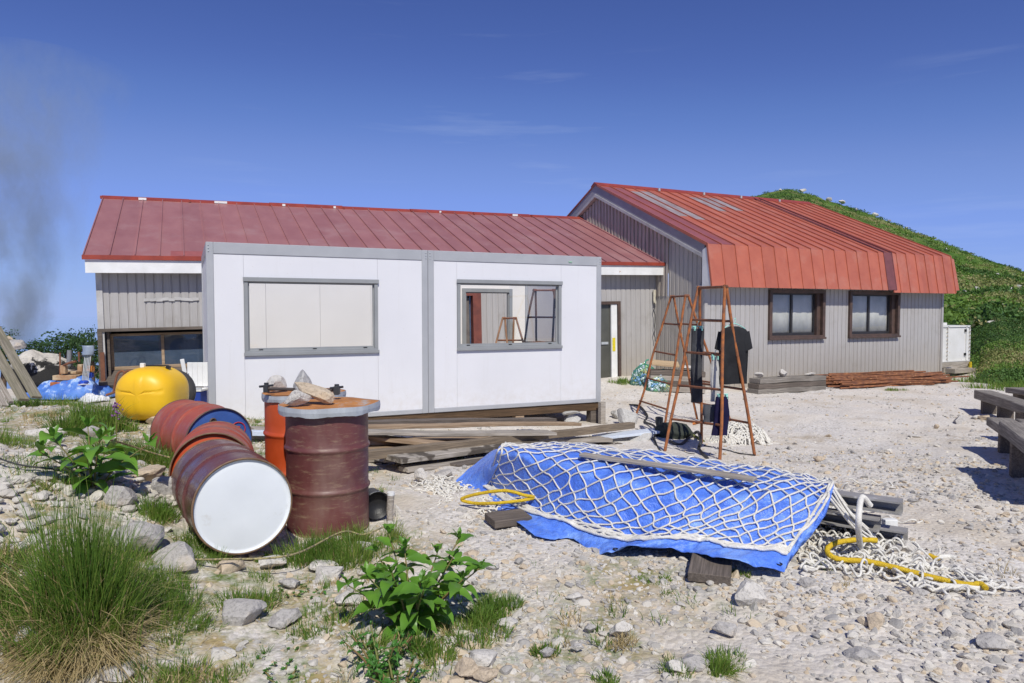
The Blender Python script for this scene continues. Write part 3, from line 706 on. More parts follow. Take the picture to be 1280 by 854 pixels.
def plank(p0, p1, w, t, mat, label, name='plank', cat='plank', group=None, roll=0, bevel=.004, warp=.0):
    p0, p1 = Vector(tuple(map(float, p0))), Vector(tuple(map(float, p1))); d = p1 - p0; L = d.length; d.normalize()
    r = Vector((-d.y, d.x, 0)).normalized(); u = d.cross(r)
    R = Matrix((d, r, u)).transposed().to_4x4() @ Matrix.Rotation(roll, 4, 'X')
    n = max(2, int(L / .25)); xs = np.linspace(-L / 2, L / 2, n + 1); rg = np.random.default_rng(int(abs(p0.x * 977 + p0.y * 331 + p1.x * 131) * 10) % 99991)
    wob = np.cumsum(rg.normal(0, .0035, n + 1)); wob -= np.linspace(wob[0], wob[-1], n + 1)
    rings = [[(x, -w / 2, wob[i] - t / 2), (x, w / 2, wob[i] - t / 2), (x, w / 2, wob[i] + t / 2), (x, -w / 2, wob[i] + t / 2)] for i, x in enumerate(xs)]
    mb = MB(); A = np.array(rings); b = 4
    mb.add(A.reshape(-1, 3), [(i * b + j, i * b + (j + 1) % b, (i + 1) * b + (j + 1) % b, (i + 1) * b + j) for i in range(n) for j in range(b)] + [(3, 2, 1, 0), (n * b, n * b + 1, n * b + 2, n * b + 3)])
    o = mb.build(name, mat, None, bevel=bevel); o.matrix_world = Matrix.Translation((p0 + p1) / 2) @ R
    return tag(o, label, cat, group)
def pl(x0, y0, x1, y1, lift, w, t, mat, label, **k):
    a, b = gnd(x0, y0, lift), gnd(x1, y1, lift); return plank(a, b, w, t, mat, label, **k)
def spline(pts, n, closed=False):
    pts = np.asarray(pts, float)
    if closed: pts = np.vstack([pts[-1], pts, pts[0], pts[1]])
    else: pts = np.vstack([2 * pts[0] - pts[1], pts, 2 * pts[-1] - pts[-2]])
    seg = len(pts) - 3; u = np.linspace(0, seg, n, endpoint=not closed); i = np.minimum(u.astype(int), seg - 1); f = (u - i)[:, None]
    a, b, c, d = pts[i], pts[i + 1], pts[i + 2], pts[i + 3]
    return .5 * (2 * b + (c - a) * f + (2 * a - 5 * b + 4 * c - d) * f ** 2 + (3 * b - a - 3 * c + d) * f ** 3)

# ================================================================== drums
def drum_paint(name, c, c2, rust, amt=(.55, .72), rough=.35, spec=.5):
    m, nt, b = new_mat(name); v = coords(nt)
    col = ramp(nt, nz(nt, v, 3, 5, .6), [(.35, c2), (.65, c)])
    sc = ramp(nt, nz(nt, coords(nt, (1, 1, 5)), 9, 6, .75), [(amt[0], (0, 0, 0)), (amt[1], (1, 1, 1))]); col = mixc(nt, sc, col, rust)
    du = ramp(nt, nz(nt, coords(nt, (1, 1, .4)), 4, 4, .6), [(.5, (0, 0, 0)), (.8, (.5, .5, .5))]); col = mixc(nt, du, col, (.30, .22, .17))
    nt.links.new(col, b.inputs['Base Color']); b.inputs['Specular IOR Level'].default_value = spec
    rr = ramp(nt, nz(nt, v, 6, 5, .7), [(.35, (rough - .08,) * 3), (.7, (rough + .22,) * 3)]); nt.links.new(rr, b.inputs['Roughness'])
    bp = N(nt, 'ShaderNodeBump', Strength=.18, Distance=.02); nt.links.new(nz(nt, v, 5, 3), bp.inputs['Height']); nt.links.new(bp.outputs[0], b.inputs['Normal']); return m
P_MAR = drum_paint('maroon_paint', (.155, .05, .045), (.115, .038, .036), (.29, .19, .12), (.53, .74), .42)
P_MAR2 = drum_paint('glossy_maroon_paint', (.15, .048, .045), (.10, .036, .036), (.28, .19, .13), (.56, .76), .24, .6)
P_RED = drum_paint('faded_red_paint', (.40, .085, .05), (.30, .065, .045), (.36, .19, .14), (.52, .72), .45)
P_ORA = drum_paint('orange_red_paint', (.56, .085, .018), (.46, .065, .015), (.36, .12, .05), (.66, .8), .4)
P_BLUE = M('blue_lid_paint', (.05, .115, .36), (.035, .085, .28), scale=5, rough=.45, spots=(14, (.66, .75), (.12, .15, .25)))
P_WHITE = M('white_lid_paint', (.74, .77, .79), (.68, .71, .73), scale=3, rough=.42, bump=.05, bscale=6, spots=(7, (.60, .74), (.60, .60, .58)))
RUSTRIM = M('rusty_rim', (.24, .15, .085), (.14, .085, .05), scale=20, rough=.6)
RR_, DL = .2875, .885
def drum(label, p0, p1, body_m, lid_m, recess=.018, lid=True, rim_m=None):
    """p0 centre of the back end, p1 towards the visible end"""
    p0 = Vector(tuple(map(float, p0))); p1 = Vector(tuple(map(float, p1)))
    t = thing('oil_drum', label, 'drum', p0, 'steel oil drums beside the cabin'); t.rotation_euler = axis_rot(p0, p1)
    prof = [(RR_ - .004, .0), (RR_, .012)]
    for zc in (.30, .59): prof += [(RR_, zc - .028), (RR_ + .004, zc - .016), (RR_ + .012, zc - .005), (RR_ + .012, zc + .005), (RR_ + .004, zc + .016), (RR_, zc + .028)]
    prof += [(RR_, DL - .012), (RR_ - .002, DL)]
    fine = []
    for (a, b) in zip(prof[:-1], prof[1:]):
        k = max(1, int(abs(b[1] - a[1]) / .05)); fine += [(a[0] + (b[0] - a[0]) * i / k, a[1] + (b[1] - a[1]) * i / k) for i in range(k)]
    fine.append(prof[-1]); mb = MB(); mb.lathe(fine, 64)
    rg = np.random.default_rng(int(abs(p0.x) * 1000))
    dents = [(rg.uniform(0, 6.28), rg.uniform(.1, .8), rg.uniform(.05, .12), rg.uniform(.002, .008)) for _ in range(7)]
    for i, v in enumerate(mb.v):
        a = math.atan2(v[1], v[0]); d = 0
        for da, dz, ds, dd in dents:
            aa = (a - da + PI) % (2 * PI) - PI; d += dd * math.exp(-((aa * RR_) ** 2 + (v[2] - dz) ** 2) / (ds * ds))
        k = 1 - d / RR_; mb.v[i] = (v[0] * k, v[1] * k, v[2])
    mb.build('body', body_m, t, local=True)
    for z in (0.0, DL - .014):
        mb = MB(); mb.lathe([(RR_ - .008, z), (RR_ + .002, z), (RR_ + .0035, z + .006), (RR_ + .002, z + .012), (RR_ - .008, z + .014), (RR_ - .008, z)], 64); mb.build('rim', rim_m or RUSTRIM, t, local=True)
    mb = MB(); zz = DL - recess
    mb.lathe([(RR_ - .009, DL - .002), (RR_ - .010, zz), (RR_ - .03, zz + .002), (RR_ - .05, zz + .005), (.1, zz + .006), (0.0005, zz + .006)], 64); ld = mb.build('lid', lid_m, t, local=True)
    mb = MB(); mb.lathe([(RR_ - .008, .004), (RR_ - .01, .02), (0.0005, .02)], 48); mb.build('bottom', body_m, t, local=True)
    return t, ld
RIM_D = M('dark_rim', (.06, .06, .065), (.12, .07, .05), scale=15, rough=.5)
d1p = gnd(406.5, 663); d1p[2] = .06
ca = lambda a, d, z: CAM + np.array([a * cy + d * sy, -a * sy + d * cy, z])       # right, forward (level), up from the eye
d1 = ca(-1.327, 4.99, -1.545); D1, L1 = drum('upright maroon oil drum under a rusty sheet lid weighed down with stones', d1, d1 + np.array([0, 0, 1]), P_MAR, P_MAR)
d2 = ca(-1.655, 5.50, -1.53); D2, L2 = drum('upright bright orange oil drum behind the maroon one', d2, d2 + np.array([0, 0, 1]), P_ORA, P_ORA)
D3, L3 = drum('glossy maroon oil drum lying on its side with a white end', ca(-2.09, 4.88, -1.185), ca(-1.614, 4.15, -1.165), P_MAR2, P_WHITE)
D4, L4 = drum('faded red oil drum lying between the white ended and blue ended drums', ca(-2.50, 5.87, -1.215), ca(-2.185, 5.05, -1.17), P_RED, P_ORA, recess=.03)
D5, L5 = drum('red oil drum lying on its side with a blue end', ca(-3.13, 6.60, -1.12), ca(-2.49, 5.94, -1.115), P_RED, P_BLUE, rim_m=RIM_D)
mb = MB(); mb.lathe([(.03, DL - .013), (.03, DL - .002), (.018, DL), (.018, DL - .008), (0.0005, DL - .008)], 16, Matrix.Translation((-.05, .18, 0))); mb.build('bung', RIM_D, L5, local=True)
REDINK = M('red_stencil', (.55, .03, .03), (.4, .03, .03), rough=.5, bump=0)
mb = MB(); zz = DL - .0095
ring = [(.062 * math.cos(a) + .165, .062 * math.sin(a) + .085, zz) for a in np.linspace(0, 2 * PI, 28, endpoint=False)]
mb.tube([(x, y, z) for x, y, z in ring], .0055, 4, closed=True); mb.build('stencil_ring', REDINK, L5, local=True)
for pts in ([(.145, .055), (.145, .115)], [(.145, .115), (.18, .107), (.178, .087), (.15, .083), (.185, .055)], [(-.13, .12), (-.10, .165), (-.05, .17)], [(-.01, .14), (.02, .17)]):
    MB().tube([(x, y, zz) for x, y in pts], .007, 4).build('stencil_mark', REDINK, L5, local=True)
RUSTY_TOP = M('rusty_sheet_top', (.52, .22, .06), (.36, .15, .05), scale=7, rough=.75, spots=(6, (.58, .68), (.42, .40, .38)))
def sheet_lid(label, c, z, R, h, corner, seed, front=True):
    """cut drum end used as a cover: rusty flat top, bent galvanised skirt, one straight torn corner"""
    t = thing('sheet_metal_lid', label, 'lid', (c[0], c[1], z), 'cut sheet metal lids lying on the upright drums')
    r = np.random.default_rng(seed); n = 72; out = []
    for k in range(n):
        a = 2 * PI * k / n; rad = R * (1 + .005 * math.sin(3 * a + seed) + .002 * r.normal())
        q = abs((a - corner + PI) % (2 * PI) - PI)
        if q < .62: rad = R * (1 + .13 * (1 - q / .62) ** 1.2)
        out.append((rad * math.cos(a), rad * math.sin(a), h + .003 * math.sin(5 * a + seed)))
    mb = MB(); mb.add(out + [(0, 0, h + .012)], [(k, (k + 1) % n, n) for k in range(n)]); mb.build('top', RUSTY_TOP, t, local=True, solid=.003)
    rows = [[(x * 1.004, y * 1.004, zz + .004) for x, y, zz in out], [(x * 1.012, y * 1.012, h * .5) for x, y, zz in out], [(x * 1.0, y * 1.0, .004 * math.sin(7 * k * 2 * PI / n) + .0015 * r.normal()) for k, (x, y, zz) in enumerate(out)]]
    A = np.array(rows); A = np.concatenate([A, A[:, :1]], 1); mb = MB(); mb.grid(A, False); mb.build('skirt', STEEL, t, local=True, solid=.003)
    return t
zt1 = CAMZ - 1.545 + DL
sheet_lid('rusty topped sheet metal lid with bent grey skirt on the maroon drum', d1, zt1 - .052, .332, .056, -YAW + .35, 3)
zt2 = CAMZ - 1.53 + DL
sheet_lid('dull sheet metal lid on the orange drum, mostly behind the stones', d2, zt2 - .04, .302, .048, -YAW + .5, 5)
top1, top2 = zt1 + .016, zt2 + .020
rock(P(370, 503, 4.78) * [1, 1, 0] + [0, 0, top1], (.20, .15, .12), .3, 'w', 'rounded white stone at the front of the maroon drum lid', 31, cat='stone', sink=.04, name='stone')
rock(P(395, 497, 4.86) * [1, 1, 0] + [0, 0, top1 + .055], (.33, .13, .115), -YAW - .1, 't', 'long tan stone leaning across the maroon drum lid', 32, cat='stone', sink=.3, name='stone', tilt=.42)
rock(P(379, 484, 5.22) * [1, 1, 0] + [0, 0, top2], (.19, .15, .20), .9, 'c', 'pale grey angular stone upright between the two drum lids', 33, cat='stone', sink=.05, name='stone')
rock(P(346, 487, 5.45) * [1, 1, 0] + [0, 0, top2], (.17, .13, .13), .2, 'w', 'small cream stone on the lid of the orange drum', 34, cat='stone', sink=.05, name='stone')
t = thing('pipe_clamp', 'dark steel bar clamp lying across the orange drum lid', 'clamp', P(375, 488, 5.35) * [1, 1, 0] + [0, 0, top2 + .02])
a, b = P(333, 486, 5.25), P(421, 488, 5.15)
MB().tube([a, b], .012, 8).build('bar', M('dark_steel', (.10, .08, .07), (.06, .05, .045), rough=.5), t)
for q, s in ((a, 1), (b, 1.15)):
    mb = MB(); mb.box(q, (.035 * s, .05 * s, .055 * s), rz=-YAW); mb.tube([q + [0, 0, .02], q + [0, 0, .045]], .018, 8); mb.tube([q + [-.05, -.02, .02], q + [.05, .03, .02]], .01, 6)
    mb.build('jaw', M('black_steel', (.05, .055, .06), (.03, .03, .035), rough=.45), t, bevel=.004)
t = thing('shadow_tub', 'black tub shape standing in for the small round shadow beside the maroon drum', 'shadow_tub', ca(-1.03, 5.15, -1.55))  # dark object added to stand in for a small round shadow
mb = MB(); mb.lathe([(.001, .0), (.085, .0), (.10, .2), (.105, .21), (.098, .21), (.09, .15), (.001, .15)], 28, Matrix.Translation(tuple(ca(-1.04, 5.2, -1.43))) @ Matrix.Rotation(PI / 2, 4, 'X') @ Matrix.Translation((0, 0, -.1))); mb.build('tub', BLACKP, t)
mb = MB(); c0 = ca(-1.04, 5.2, -1.43); mb.tube([c0 + np.array([.10 * math.cos(a), -.10, .10 * math.sin(a)]) for a in np.linspace(-.2, PI + .2, 14)], .004, 6); mb.build('handle', STEEL, t)

# ================================================================== yellow tank and the things behind the left drums
YEL = M('yellow_poly', (.86, .53, .022), (.80, .46, .016), scale=2, rough=.42, bump=.05, bscale=8, spec=.4)
tc_ = P(191.5, 491, 7.55)
t = thing('plastic_tank', 'bright yellow rounded plastic tank beside the red drum', 'tank', tc_ * [1, 1, 0] + [0, 0, tc_[2] - .28])
rf = np.array([cy, -sy, 0]); ff = np.array([sy, cy, 0]); A = []
nu, nv = 120, 60
for j in range(nv):
    s = -math.cos(PI * j / (nv - 1)); row = []
    for i in range(nu):
        a = 2 * PI * i / nu; e = .60
        X = math.copysign(abs(math.cos(a)) ** e, math.cos(a)); Z = math.copysign(abs(math.sin(a)) ** e, math.sin(a))
        k = (1 - abs(s) ** 3.4) ** (1 / 2.8) if abs(s) < 1 else 0
        kk = max(k, 0)
        x, z = .318 * X * kk, .285 * Z * kk
        if Z > 0: x *= 1 - .34 * Z ** 2.5
        else: x *= 1 - .12 * Z * Z
        y = .33 * s
        if s < .2:
            y -= .008 * math.exp(-(x / .035) ** 4) * max(0, 1 - (z / .235) ** 8)                        # moulded upright rib
            wd_ = .012 + .05 * max(0, .2 - abs(x)); zl = .05 - .10 * (.2 - abs(x)) * (1 if x < 0 else .6)
            if abs(x) > .04: y += .013 * max(0, 1 - max(0, zl - z) / wd_) * (z < zl + .004) * min(1, max(0, (.29 - abs(x)) / .05))
        row.append(tc_ + rf * x + ff * y + np.array([0, 0, z]))
    A.append(row)
A = np.array(A); A = np.concatenate([A, A[:, :1]], 1); mb = MB(); mb.grid(A); mb.build('tank_body', YEL, t)
mb = MB(); p = tc_ + np.array([0, 0, .292]); mb.bar(p - rf * .10 + ff * .02, p + rf * .16 + ff * .02, .02, .012); mb.bar(p + rf * .15 - [0, 0, .01], p + rf * .19 - [0, 0, .02], .035, .03); mb.build('strap', BLACKP, t)
mb = MB(); mb.box(tc_ - rf * .09 + [0, 0, .298] - ff * .03, (.045, .04, .05), rz=-YAW); mb.build('filler_cap', FASCIA, t, bevel=.004)
t = thing('tyre', 'black rubber tyre standing behind the yellow tank', 'tyre', P(226, 480, 8.4) - [0, 0, .3])
q = P(217, 489, 8.4); pr = []
for k in range(16):
    a = 2 * PI * k / 16; pr.append((.19 + .075 * math.cos(a), .075 * math.sin(a)))
pr.append(pr[0]); mb = MB(); mb.lathe(pr, 40, Matrix.Translation(tuple(q)) @ Matrix.Rotation(-YAW, 4, 'Z') @ Matrix.Rotation(PI / 2, 4, 'X')); mb.build('tread', M('rubber', (.035, .035, .037), (.06, .058, .055), rough=.7), t)
mb = MB(); mb.lathe([(.15, -.02), (.15, .02), (.04, .03), (.04, -.02), (.15, -.02)], 24, Matrix.Translation(tuple(q)) @ Matrix.Rotation(-YAW, 4, 'Z') @ Matrix.Rotation(PI / 2, 4, 'X')); mb.build('wheel_rim', STEEL, t)
q = P(246, 468, 9.6)
t = thing('white_board', 'white ribbed board leaning by the corner of the cabin', 'board', q - [0, 0, .35])
mb = MB()
for k in range(4): mb.box(q + rf * (-.09 + .07 * k), (.0685, .03, .33), rz=-YAW)
mb.build('slats', FASCIA, t, bevel=.003)
q = P(231, 466, 9.2)
t = thing('trolley_stand', 'white and grey clamp post standing behind the yellow tank', 'post', q - [0, 0, .4])
mb = MB(); mb.bar(q - [0, 0, .0], q + [-.03, 0, .18], .05, .05, up=(1, 0, 0)); mb.bar(q - [0, 0, .28], q - [0, 0, .05], .045, .045, up=(1, 0, 0)); mb.build('post', FASCIA, t, bevel=.004)
mb = MB(); mb.box(q - [0, 0, .03], (.09, .06, .04), rz=-YAW); mb.box(q - [0, 0, .24], (.11, .08, .05), rz=-YAW); mb.bar(q - [0, 0, .22], q + rf * .22 - [0, 0, .21], .02, .02); mb.build('clamp', STEEL, t, bevel=.003)
q = P(241, 494, 9.5)
t = thing('blue_crate', 'blue plastic crate with white rim behind the red drum', 'crate', q - [0, 0, .3])
mb = MB(); mb.box(q - [0, 0, .12], (.30, .22, .36), rz=-YAW); mb.build('crate_body', M('blue_plastic', (.025, .06, .33), (.02, .05, .27), rough=.4), t, bevel=.01)
mb = MB(); mb.box(q + [0, 0, .075], (.33, .25, .03), rz=-YAW); mb.build('rim', FASCIA, t, bevel=.004)
RUST = M('rust', (.25, .095, .045), (.14, .06, .035), scale=12, rough=.8)
RUSTO = M('orange_rust', (.40, .135, .04), (.20, .08, .04), scale=14, rough=.8, spots=(30, (.6, .72), (.11, .06, .045)))
t = thing('tube_rack', 'rusty red bent tube rack under the annex window', 'rack', P(150, 492, 11.5))
mb = MB(); d_ = 11.6
mb.tube(spline([P(142, 490, d_), P(146, 470, d_), P(152, 464, d_), P(157, 468, d_), P(155, 480, d_)], 24), .018, 8)
mb.tube(spline([P(150, 490, d_ - .2), P(154, 470, d_ - .2), P(160, 463.5, d_ - .2), P(165, 467, d_ - .2), P(163, 482, d_ - .2)], 24), .018, 8)
mb.tube([P(133, 494, d_), P(147, 489, d_), P(170, 484, d_ + .2)], .02, 8); mb.build('tubes', RUST, t)
# blue tarpaulin heap
def heap(pts_px, lift_max, mat, label, name, cat, seed, wr=.03):
    c = gnd(*pts_px[0]); W_, D_ = pts_px[1]; n = 48
    u = np.linspace(-1, 1, n); U, Vv = np.meshgrid(u, u); r2 = np.abs(U) ** 2.4 + np.abs(Vv) ** 2.4
    hgt = lift_max * np.clip(1 - r2, 0, 1) ** .55 * (.65 + .7 * fbm(U * 1.7 + seed, Vv * 1.7, 3, seed)) + wr * np.abs(fbm(U * 5, Vv * 5, 3, seed + 3))
    X = c[0] + cy * U * W_ + sy * Vv * D_ * 1; Y = c[1] - sy * U * W_ + cy * Vv * D_
    edge = np.clip(1.15 - r2, 0, 1) > 0
    k = np.where(r2 > 1, 1 / np.maximum(r2, 1e-6) ** .42, 1); X = c[0] + (X - c[0]) * k; Y = c[1] + (Y - c[1]) * k
    Z = G(X, Y) + np.maximum(hgt * (r2 < 1), 0) + .012 + .012 * (fbm(X * 9, Y * 9, 2, seed) + .5)
    mb = MB(); mb.grid(np.stack([X, Y, Z], -1)); return tag(mb.build(name, mat, None, origin=c), label, cat)
TARP_B = M('faded_blue_sheet', (.10, .24, .62), (.06, .15, .50), scale=4, rough=.45, spots=(9, (.52, .66), (.45, .58, .78)))
heap([(92, 497), (.72, .45)], .44, TARP_B, 'crumpled faded blue plastic sheet heaped by the annex corner', 'blue_sheet_heap', 'tarpaulin', 4, .06)
heap([(62, 497), (.55, .3)], .10, TARP_B, 'low spread of faded blue sheet left of the heap', 'blue_sheet', 'tarpaulin', 7, .04)
heap([(118, 502), (.24, .2)], .12, M('white_sack', (.72, .73, .75), (.6, .61, .64), rough=.6), 'white plastic sack in front of the blue sheet heap', 'white_sack', 'sack', 9, .04)
q = gnd(150, 516); o = heap([(150, 516), (.1, .12)], .12, M('blue_bag', (.03, .08, .50), (.02, .05, .4), rough=.4), 'small dark blue bag at the left of the yellow tank', 'blue_bag', 'bag', 12, .04)
q = gnd(126, 478); MBq = P(104.5, 479, 11.4)
t = thing('blue_bundle', 'tied knot of blue sheet on top of the sheet heap', 'bundle', MBq); mb = MB(); V, F = rock_verts(77, 3, 6, .25); mb.add(V * [.085, .07, .055] + MBq, F.tolist(), True); mb.build('sheet_knot', M('blue_knot', (.03, .10, .60), (.02, .06, .45), rough=.4), t)
mb = MB(); mb.tube(spline([MBq + [-.08, 0, -.03], MBq + [0, -.09, -.01], MBq + [.08, 0, -.03]], 12), .008, 6); mb.build('tie', FASCIA, t)
# rusty motor carrier
q = P(90, 468, 12.6); t = thing('rusty_carrier', 'rusty orange tray carrier parked by the boulder', 'carrier', q - [0, 0, .5])
def bx(mb, px, py, d, sx, sy_, sz): return mb.box(P(px, py, d), (sx, sy_, sz), rz=-YAW)
RUSTCREAM = M('rusty_cream', (.52, .42, .28), (.33, .17, .08), scale=6, rough=.8)
mb = MB(); bx(mb, 91, 471, 12.6, .42, .5, .09); mb.build('tray', RUSTCREAM, t, bevel=.01)
mb = MB(); bx(mb, 90, 481, 12.6, .44, .55, .14); mb.build('chassis', RUSTO, t, bevel=.01)
mb = MB(); bx(mb, 80, 462, 12.4, .09, .08, .15); bx(mb, 101, 460, 12.4, .08, .08, .13); bx(mb, 91, 465, 12.7, .3, .3, .05); mb.build('side_plates', RUSTCREAM, t, bevel=.005)
mb = MB(); mb.tube([P(86, 458, 12.5), P(87, 438, 12.5)], .04, 8); mb.build('exhaust_stack', M('grey_pipe', (.22, .23, .25), (.15, .15, .16)), t)
mb = MB(); mb.tube(spline([P(78, 458, 12.4), P(86, 454, 12.3), P(95, 452, 12.3)], 12), .02, 6); mb.tube([P(75, 474, 12.4), P(75, 441, 12.4)], .014, 6); mb.tube([P(99, 452, 12.5), P(98.5, 440, 12.5)], .018, 6); mb.build('levers', RUST, t)
q = P(110, 460, 12.0); t = thing('sack_barrow', 'grey wire barrow standing on end against the annex corner', 'barrow', q - [0, 0, .6])
mb = MB(); A = []
for k in range(9):
    f = k / 8; z = f * .2; A.append([P(109.5 + 1.2 * math.sin(f * 3), 444 - 12 * f, 12.0) + rf * s * (.10) + ff * (-.06 * math.sin(PI * (s + 1) / 2)) for s in np.linspace(-1, 1, 9)])
mb.grid(np.array(A)); mb.build('scoop', M('blue_grey_steel', (.30, .36, .45), (.2, .24, .3), rough=.4), t, solid=.006)
for k in range(5):
    s = -1 + k * .5; MB().tube([P(110 + 3.6 * s, 443, 12.0), P(106.5 + 3.5 * s, 476, 11.9)], .008, 6).build('wire', STEEL, t)
mb = MB(); mb.box(P(113, 461, 12.1), (.11, .1, .1), rz=-YAW); mb.build('orange_hub', M('orange_plastic', (.75, .28, .06), rough=.5), t, bevel=.02)
mb = MB(); mb.box(P(113, 469, 12.1), (.09, .1, .09), rz=-YAW); mb.build('blue_hub', M('blue_hub', (.02, .07, .45), rough=.5), t, bevel=.02)
# leaning planks at the left edge
for i, (x0, y0, x1, y1, d0, d1_, w, lab) in enumerate(((46, 497, -6, 408, 9.0, 9.6, .13, 'mossy plank nearest the boulder, leaning at the left edge'), (30, 500, -22, 412, 8.9, 9.5, .13, 'second mossy plank from the boulder in the leaning bundle'),
        (14, 503, -26, 430, 8.8, 9.4, .05, 'thin dark batten between the leaning planks at the left edge'), (6, 508, -22, 455, 8.7, 9.2, .08, 'grey batten at the outer end of the leaning planks'))):
    plank(P(x0, y0, d0), P(x1, y1, d1_), w, .04, GREYWOOD if i > 1 else wood_mat('mossy_timber%d' % i, (.36, .32, .255), (.20, .18, .14), (.24, .225, .14)), lab, group='planks leaning at the left edge', roll=.25)
# black and white boulder, block wall stones
def boulder():
    V, F = rock_verts(205, 4, 16, .13, .6); c = P(57, 462, 13.0)
    V = V * np.array([.62, .5, .47]) ; R = np.array(Matrix.Rotation(-YAW, 3, 'Z')); V = V @ R.T + c + np.array([0, 0, -.06])
    m, nt, b = new_mat('lichen_boulder'); v = coords(nt)
    sep = nt.nodes.new('ShaderNodeSeparateXYZ'); nt.links.new(v, sep.inputs[0])
    ad = nt.nodes.new('ShaderNodeMath'); ad.operation = 'ADD'; nt.links.new(sep.outputs[2], ad.inputs[0])
    ms = nt.nodes.new('ShaderNodeMath'); ms.operation = 'MULTIPLY_ADD'; nt.links.new(nz(nt, v, 4, 6, .7), ms.inputs[0]); ms.inputs[1].default_value = 1.1; ms.inputs[2].default_value = -.55; nt.links.new(ms.outputs[0], ad.inputs[1])
    col = ramp(nt, ad.outputs[0], [(.58, (.018, .017, .015)), (.63, (.03, .03, .026)), (.66, (.50, .47, .42)), (.9, (.62, .58, .52))])
    nt.links.new(col, b.inputs['Base Color']); b.inputs['Roughness'].default_value = .9
    bp = N(nt, 'ShaderNodeBump', Strength=1, Distance=.05); nt.links.new(nz(nt, v, 9, 7, .7), bp.inputs['Height']); nt.links.new(bp.outputs[0], b.inputs['Normal'])
    return tag(np_mesh('boulder', V, F, m, False, origin=c - [0, 0, .5]), 'big boulder stained black below and pale on top', 'boulder')
boulder()
rock(P(20, 432, 12.2), (.36, .26, .20), .2, 'g', 'flat grey block behind the leaning planks', 51, sink=.5)
rock(P(12, 423, 12.6), (.14, .1, .12), .2, 't', 'small brown block on the grey block behind the planks', 52, sink=.5)
# ================================================================== timber under and before the cabin
t = thing('sill_beam', 'long brown beam carrying the front of the white cabin', 'beam', (3.3, 9.9, -.05))
mb = MB(); mb.box((0, 0, 0), (5.7, .12, .135)); o = mb.build('beam_body', BROWNWOOD, t, local=True, bevel=.006)
t.location = (3.42, 9.925, .032)
plank((.3, 12.4, .03), (6.2, 12.4, .03), .12, .13, BROWNWOOD, 'long brown beam carrying the back of the white cabin', 'sill_beam', 'beam')
for x, lab in ((6.13, 'dark upright block at the right front corner of the cabin'), (4.75, 'squared timber block under the middle of the right cabin unit'), (3.55, 'short timber block under the joint of the cabin units'), (1.9, 'timber block under the left cabin unit, right of the drums')):
    zg = float(G(x, 9.9)); zt_ = -.038 if x < 6.1 else .095
    mb = MB(); mb.box((x, 9.95, (zg - .05 + zt_) / 2), (.15, .15, zt_ - zg + .05)); tag(mb.build('support_block', TANWOOD if x < 6 else DARKWOOD, None, bevel=.005, origin=(x, 9.95, zg)), lab, 'block', 'blocks propping up the cabin')
mb = MB(); mb.box((6.17, 9.72, -.06), (.09, .09, .36)); tag(mb.build('corner_post', GREYWOOD, None, bevel=.004, origin=(6.17, 9.72, -.24)), 'short grey post standing under the front right corner of the cabin', 'post')
rock((5.72, 9.88, -.20), (.30, .24, .17), .2, 'c', 'grey stone block under the right end of the cabin', 61, sink=.2)
rock((5.68, 9.86, -.07), (.34, .24, .10), .5, 'c', 'flat grey stone stacked on the block under the cabin', 62, sink=.2)
rock((1.9, 9.75, -.03), (.28, .2, .14), .1, 't', 'tan stone wedged under the cabin beam', 63, sink=.3)
WETWOOD = wood_mat('wet_patched_timber', (.52, .475, .42), (.32, .285, .24))
nt = WETWOOD.node_tree; b = nt.nodes['Principled BSDF']; old = b.inputs['Base Color'].links[0].from_socket
nt.links.new(mixc(nt, ramp(nt, nz(nt, coords(nt, (1, 1, 1)), 3.2, 4), [(.50, (0, 0, 0)), (.56, (.9, .9, .9))]), old, (.075, .062, .05)), b.inputs['Base Color'])
TP = 'loose planks piled in front of the cabin'
pl(430, 552, 640, 549, .12, .20, .05, TANWOOD, 'tan plank with an orange edge low at the left of the pile', group=TP)
pl(420, 566, 610, 557, .07, .22, .045, TANWOOD, 'wide tan plank second from the bottom of the pile', group=TP)
pl(420, 575, 484, 573, .02, .2, .04, GREYWOOD, 'grey plank end lying on the ground beside the maroon drum', group=TP)
pl(400, 529, 690, 524, .20, .20, .04, DARKWOOD, 'dark plank farthest back in the pile, added in place of the shade under the cabin', group=TP)  # added dark plank hides lit ground where the shade under the cabin belongs
pl(430, 560, 600, 545, .05, .3, .06, TANWOOD, 'thick tan board low inside the pile', group=TP)
pl(415, 534, 722, 530, .22, .17, .04, TANWOOD, 'long straight plank at the back top of the pile', group=TP)
pl(415, 540, 690, 541, .24, .24, .035, GREYWOOD, 'long pale grey plank lying uppermost on the pile', group=TP)
pl(400, 574, 790, 531.5, .17, .11, .085, wood_mat('brown_grey_timber', (.30, .235, .165), (.19, .15, .11)), 'long brown squared beam slanting across the whole pile', group=TP, name='squared_beam', cat='beam')
pl(491, 574, 664, 551, .13, .26, .05, WETWOOD, 'wide grey plank with a dark wet patch at the front of the pile', group=TP, roll=.05)
pl(474, 574, 640, 558, .07, .19, .045, GREYWOOD, 'grey plank whose short end sticks out left under the wet plank', group=TP)
pl(504, 587, 690, 564, .03, .15, .045, GREYWOOD, 'grey plank lowest at the front of the pile', group=TP)
pl(566, 583, 640, 571, .01, .14, .05, DARKWOOD, 'short dark plank between the pile and the blue tarpaulin', group=TP)
pl(640, 551, 760, 549, .08, .22, .05, GREYWOOD, 'grey plank at the right end of the pile', group=TP)
pl(680, 560, 780, 555, .0, .13, .035, DARKWOOD, 'thin dark plank on the ground behind the blue tarpaulin', group=TP)
pl(452, 545, 560, 556, .17, .16, .04, TANWOOD, 'reddish plank crossing low behind the wet plank', group=TP)
